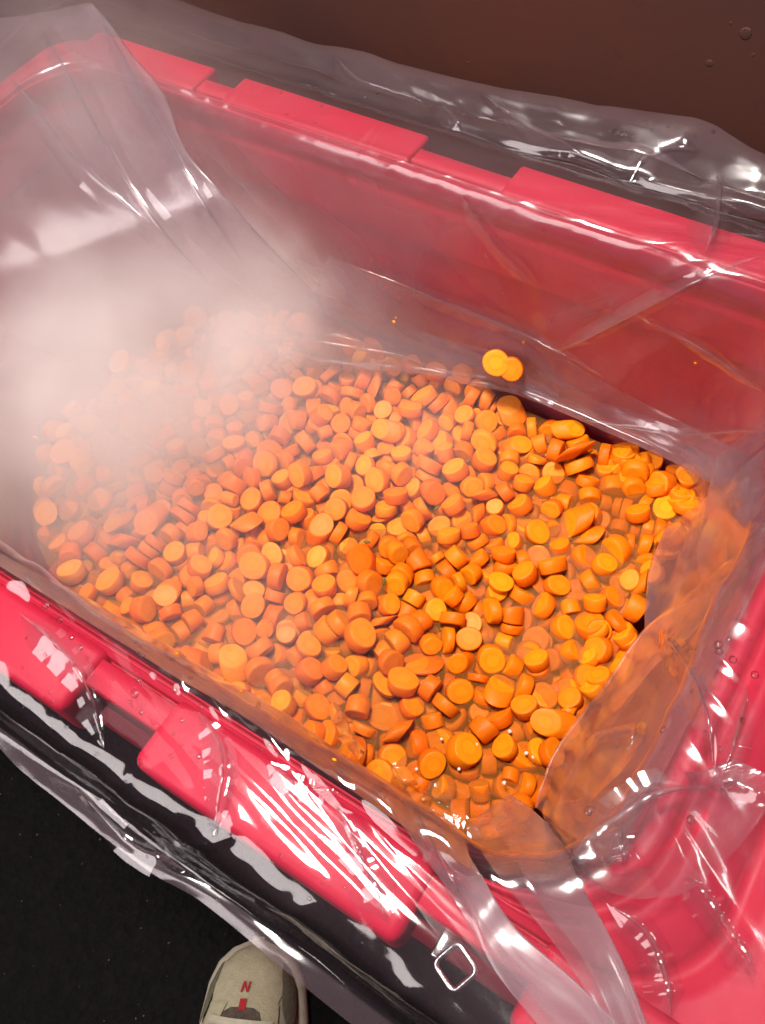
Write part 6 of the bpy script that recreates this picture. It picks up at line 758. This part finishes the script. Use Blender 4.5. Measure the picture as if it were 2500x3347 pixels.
# labels: each slice by its look and where it lies in the heap
AREAS = [('near the water bubbles', lambda x, y: x > 1250 and y > 2330),
         ('by the right film', lambda x, y: x > 1850),
         ('under the far film fold', lambda x, y: y < 1420 and x > 900),
         ('in the thick left steam', lambda x, y: x < 640 and y < 1700),
         ('in thin steam behind centre', lambda x, y: y < 1640 and x < 1150),
         ('along the near left film', lambda x, y: x < 900 and y > 1900),
         ('left of heap centre', lambda x, y: x < 1020),
         ('at heap centre', lambda x, y: x < 1500),
         ('right of heap centre', lambda x, y: True)]
buck = {}
for o, vi, scale, loc, q, tint in slices:
    px, py = proj(np.array(loc)); nz = abs((q.to_matrix() @ Vector((0, 0, 1))).z)
    kd = KINDS[vi]; R = (scale[0] + scale[1]) * .5
    shape = {'oblique': 'slanted', 'wedge': 'wedge-shaped', 'tip': 'tapered'}.get(kd, 'round')
    size = 'small' if R < .0072 else "wide" if R > .0094 else ('thick' if scale[2] > .0052 else 'thin' if scale[2] < .0034 else 'medium')
    hue = 'yellowish' if tint > .62 else 'reddish' if tint < .2 else 'orange'
    pose = 'lying flat' if nz > .8 else 'standing on edge' if nz < .4 else 'tilted'
    area = next(a for a, fn in AREAS if fn(px, py))
    buck.setdefault((size, hue, shape, pose, area), []).append((px, py, o))
for (size, hue, shape, pose, area), lst in buck.items():
    base = f'{size} {hue} {shape} carrot slice {pose} {area}'
    lst.sort(key=lambda a: a[0]); n_ = len(lst)
    order_ = {1: ('',), 2: ('leftmost', 'rightmost'), 3: ('leftmost', 'middle', 'rightmost')}.get(n_) or \
        ('leftmost',) + tuple(f'{w_} from left' for w_ in ('second', 'third', 'fourth', 'fifth', 'sixth', 'seventh', 'eighth', 'ninth', 'tenth', 'eleventh')[:n_ - 2]) + ('rightmost',)
    for k, (_, _, o) in enumerate(lst): o['label'] = base + (', ' + order_[k] if order_[k] else '')
    for _, _, o in lst: o['category'] = 'carrot slice'; o['group'] = 'carrot slices in the heap'
# the two slices that stuck to the film above the heap
def stuck(px, py, R, T, tint, lean, label):
    p, n = film_point(px, py); v = Vector(CAM - p).normalized(); nn = (Vector(n) * lean + v).normalized()
    o = make_slice(2, (R, R, T), Vector(p) + v * (T + .005), nn.to_track_quat('Z', 'Y'), tint)
    tag(o, label, 'carrot slice', 'carrot slices stuck to the film')
stuck(1608, 1200, .0103, .0042, .72, .3, 'yellow orange carrot slice stuck to the film above the heap, left of the pair')
stuck(1682, 1218, .0092, .0042, .22, 1.2, 'deep orange carrot slice stuck to the film above the heap, right of the pair')
# scraps of green stem
for k, (px, py, a) in enumerate(((1475, 1463, .4), (1428, 1660, 1.1), (1200, 1772, 0.2), (1255, 1902, 2.0))):
    c = at(px, py, -.158); pts = [c + np.array([math.cos(a) * t, math.sin(a) * t, .0015 * math.sin(t * 400)]) for t in np.linspace(-.0028, .0028, 8)]
    rr = [.0004, .0009, .0013, .0014, .0013, .0011, .0008, .0003]
    P = np.array([[p + r * np.array([-math.sin(a) * math.cos(b), math.cos(a) * math.cos(b), math.sin(b)]) for b in np.linspace(0, 2 * math.pi, 9)] for p, r in zip(pts, rr)])
    tag(link('stem_scrap', grid_mesh('stem_scrap', P), GREEN), ('small green stem scrap among the far carrot slices', 'dark green stem scrap inside a split slice in the middle',
        'yellow green stem scrap left of the middle', 'small green stem scrap below a slice near the middle')[k], 'stem scrap', 'green stem scraps in the heap')
# crumbs of carrot on the film
bm = bmesh.new()
for px, py, r in ((1086, 2478, .0011), (590, 2127, .0010), (118, 1423, .0026), (2265, 1193, .0009), (1285, 1060, .0013), (1290, 1050, .0008), (800, 2250, .0008), (1700, 1130, .0008)):
    q = film_point(px, py)
    if q is not None: bmesh.ops.create_icosphere(bm, subdivisions=1, radius=r, matrix=Matrix.Translation(Vector(q[0] + q[1] * r)) @ Matrix.Rotation(px, 4, 'X') @ Matrix.Diagonal((1.4, 1, .6, 1)))
me = bpy.data.meshes.new('carrot_crumbs'); bm.to_mesh(me); fattr(me, 'rad', [.7] * len(me.vertices)); fattr(me, 'tint', [.8] * len(me.vertices)); bm.free()
tag(link('carrot_crumbs', me, HEAP), 'tiny orange carrot crumbs stuck on the film', 'crumbs', kind='stuff')

# ---------------------------------------------------------------- sneaker
def shoe():
    toe = at(835, 3085, FLOOR_Z + .04); axis = np.array([-.50, .866, 0]); side = np.array([.866, .50, 0]); Lg = .265
    base = toe - axis * Lg; base[2] = FLOOR_Z
    root = tag(empty('sneaker', base), 'cream suede sneaker with grey mesh side panels standing on the black floor', 'sneaker')
    us = [0, .02, .08, .2, .35, .5, .65, .78, .88, .94, .98, 1.0]
    wd = [.010, .019, .027, .029, .030, .033, .038, .040, .036, .029, .018, .005]
    ht = [.060, .078, .088, .090, .096, .098, .086, .068, .055, .048, .041, .034]
    def W(u): return np.interp(u, us, wd)
    def H(u): return np.interp(u, us, ht)
    def surf(u, v, off=0.0):               # v from -1 (left) over the top to 1 (right)
        a = v * math.pi / 2 * 1.04; ww = W(u) + off; hh = H(u) + off - .018
        c, s_ = math.cos(a), math.sin(a)
        x = ww * math.copysign(abs(s_) ** .8, s_); z = .018 + hh * max(abs(c) ** .75 if c > 0 else -.05, -.05)
        return base + axis * (u * Lg) + side * x + np.array([0, 0, z])
    def patch(name, u0, u1, v0f, v1f, off, m, nu=36, nv=40, par=root):
        P = np.array([[surf(u, v0f(u) + (v1f(u) - v0f(u)) * t, off) for t in np.linspace(0, 1, nv)] for u in np.linspace(u0, u1, nu)])
        return link(name, grid_mesh(name, P), m, par)
    patch('upper', 0, 1, lambda u: -1, lambda u: 1, 0, SIDE, 60, 60)
    cut = lambda u: .62 * math.sqrt(max(0, 1 - ((u - .997) / .22) ** 2)) if u > .777 else 0
    cap = patch('toe_cap', .78, .997, lambda u: -cut(u) - .001, lambda u: cut(u) + .001, .0016, SUEDE)
    for sg in (-1, 1):
        ov = lambda u: .17 * math.sqrt(max(0, 1 - ((u - .86) / .09) ** 2))
        patch('side_panel', .771, .949, lambda u: sg * .64 - ov(u), lambda u: sg * .64 + ov(u), .0022, MESHG)
        patch('eyelet_strip', .46, .83, lambda u: sg * (.22 if u < .77 else .22 - (u - .77) * 1.2), lambda u: sg * .42, .0030, SUEDE)
    tongue = patch('tongue', .46, .818, lambda u: -.26 * min(1, (.833 - u) / .04), lambda u: .26 * min(1, (.833 - u) / .04), .0021, DARK)
    for k, u in enumerate((.53, .60, .67, .74, .785)):
        P = np.array([[surf(u + du + .012 * math.sin(k + t * 3), t, .0046 + .0012 * math.cos(du * 700)) for du in np.linspace(-.011, .011, 7)] for t in np.linspace(-.34, .34, 24)])
        link('lace', grid_mesh('lace', P), SIDE, root)
    # red emblem letter on the vamp
    def sp(x, y): return surf(.875 + y / Lg, math.copysign(math.asin(min(1, (abs(x) / .047) ** 1.25)), x) / (math.pi / 2 * 1.04), .0034)
    V = []; F = []
    for (ax, ay, bx, by) in ((-.0035, -.004, -.0022, .004), (-.0022, .004, .0022, -.004), (.0022, -.004, .0035, .004)):
        hw = .0010; o0 = len(V)
        for t in np.linspace(0, 1, 5):
            for q in (-hw, hw): V.append(sp(ax + (bx - ax) * t + q, ay + (by - ay) * t))
        F += [(o0 + 2 * k, o0 + 2 * k + 1, o0 + 2 * k + 3, o0 + 2 * k + 2) for k in range(4)]
    tag(link('letter', pyd('letter', V, F), RED, cap), 'red letter N on the vamp')
    patch('tongue_tab', .81, .842, lambda u: -.022, lambda u: .022, .0026, RED, 8, 8, tongue)
    P = []
    for u in np.r_[np.linspace(0, .9, 40), np.linspace(.91, 1.012, 24)]:
        ww = np.interp(u, us, wd) if u <= 1 else .002
        ring_ = []
        for x, z in ((-1, 0), (-1.07, .003), (-1.09, .012), (-1.06, .021), (-.95, .024), (.95, .024), (1.06, .021), (1.09, .012), (1.07, .003), (1, 0)):
            ring_.append(base + axis * ((u * 1.02 - .008) * Lg) + side * (x * (ww + .003)) + np.array([0, 0, z + .006 * max(0, u - .85) / .15]))
        P.append(ring_)
    link('sole', grid_mesh('sole', np.array(P)), SOLE, root)
shoe()

# marks on the brown wall
for px, py, r in ((2437, 110, .0048), (2318, 207, .003), (2388, 76, .0014), (2462, 180, .0014), (1530, 205, .0014)):
    rr = CROT @ np.array([(px - 1250) / FPX, -(py - 1673.5) / FPX, -1.0]); p = CAM + rr * (WY - CAM[1]) / rr[1]
    bm = bmesh.new(); bmesh.ops.create_uvsphere(bm, u_segments=16, v_segments=8, radius=r, matrix=Matrix.Translation(Vector((p[0], WY, p[2]))) @ Matrix.Diagonal((1, .12, 1, 1)))
    me = bpy.data.meshes.new('stud'); bm.to_mesh(me); bm.free(); link('stud', me, STUD, wl)

# ---------------------------------------------------------------- steam
def steam():
    lo = np.array([-.82, .03, -.172]); hi = np.array([-.08, .56, .15])
    bm = bmesh.new(); bmesh.ops.create_cube(bm, size=1)
    for v in bm.verts: v.co = Vector((lo + hi) / 2 + np.array(v.co) * (hi - lo))
    me = bpy.data.meshes.new('steam'); bm.to_mesh(me); bm.free()
    t = NT('steam'); pos = t.n('ShaderNodeNewGeometry').outputs['Position']
    def blob(c, rad, dens):
        sub = t.n('ShaderNodeVectorMath', {0: pos, 1: c}, operation='SUBTRACT').outputs[0]
        div = t.n('ShaderNodeVectorMath', {0: sub, 1: rad}, operation='DIVIDE').outputs[0]
        ln = t.n('ShaderNodeVectorMath', {0: div}, operation='LENGTH').outputs['Value']
        return t.ramp(ln, .05, 1.0, dens, 0.0, 'SMOOTHERSTEP')
    tot = None
    for b_ in BLOBS:
        x = blob(*b_); tot = x if tot is None else t.math('ADD', tot, x)
    n = t.noise(11, 1.5, .6, pos, .6)
    den = t.math('MULTIPLY', tot, t.ramp(n, .34, .66, .45, 1.5))
    pv = t.n('ShaderNodeVolumePrincipled', {'Color': C(.985, .92, .90), 'Density': den, 'Anisotropy': -.18})  # warm light bounced off carrots and crate is tinted into the steam
    t.t.links.new(pv.outputs[0], t.out.inputs['Volume'])
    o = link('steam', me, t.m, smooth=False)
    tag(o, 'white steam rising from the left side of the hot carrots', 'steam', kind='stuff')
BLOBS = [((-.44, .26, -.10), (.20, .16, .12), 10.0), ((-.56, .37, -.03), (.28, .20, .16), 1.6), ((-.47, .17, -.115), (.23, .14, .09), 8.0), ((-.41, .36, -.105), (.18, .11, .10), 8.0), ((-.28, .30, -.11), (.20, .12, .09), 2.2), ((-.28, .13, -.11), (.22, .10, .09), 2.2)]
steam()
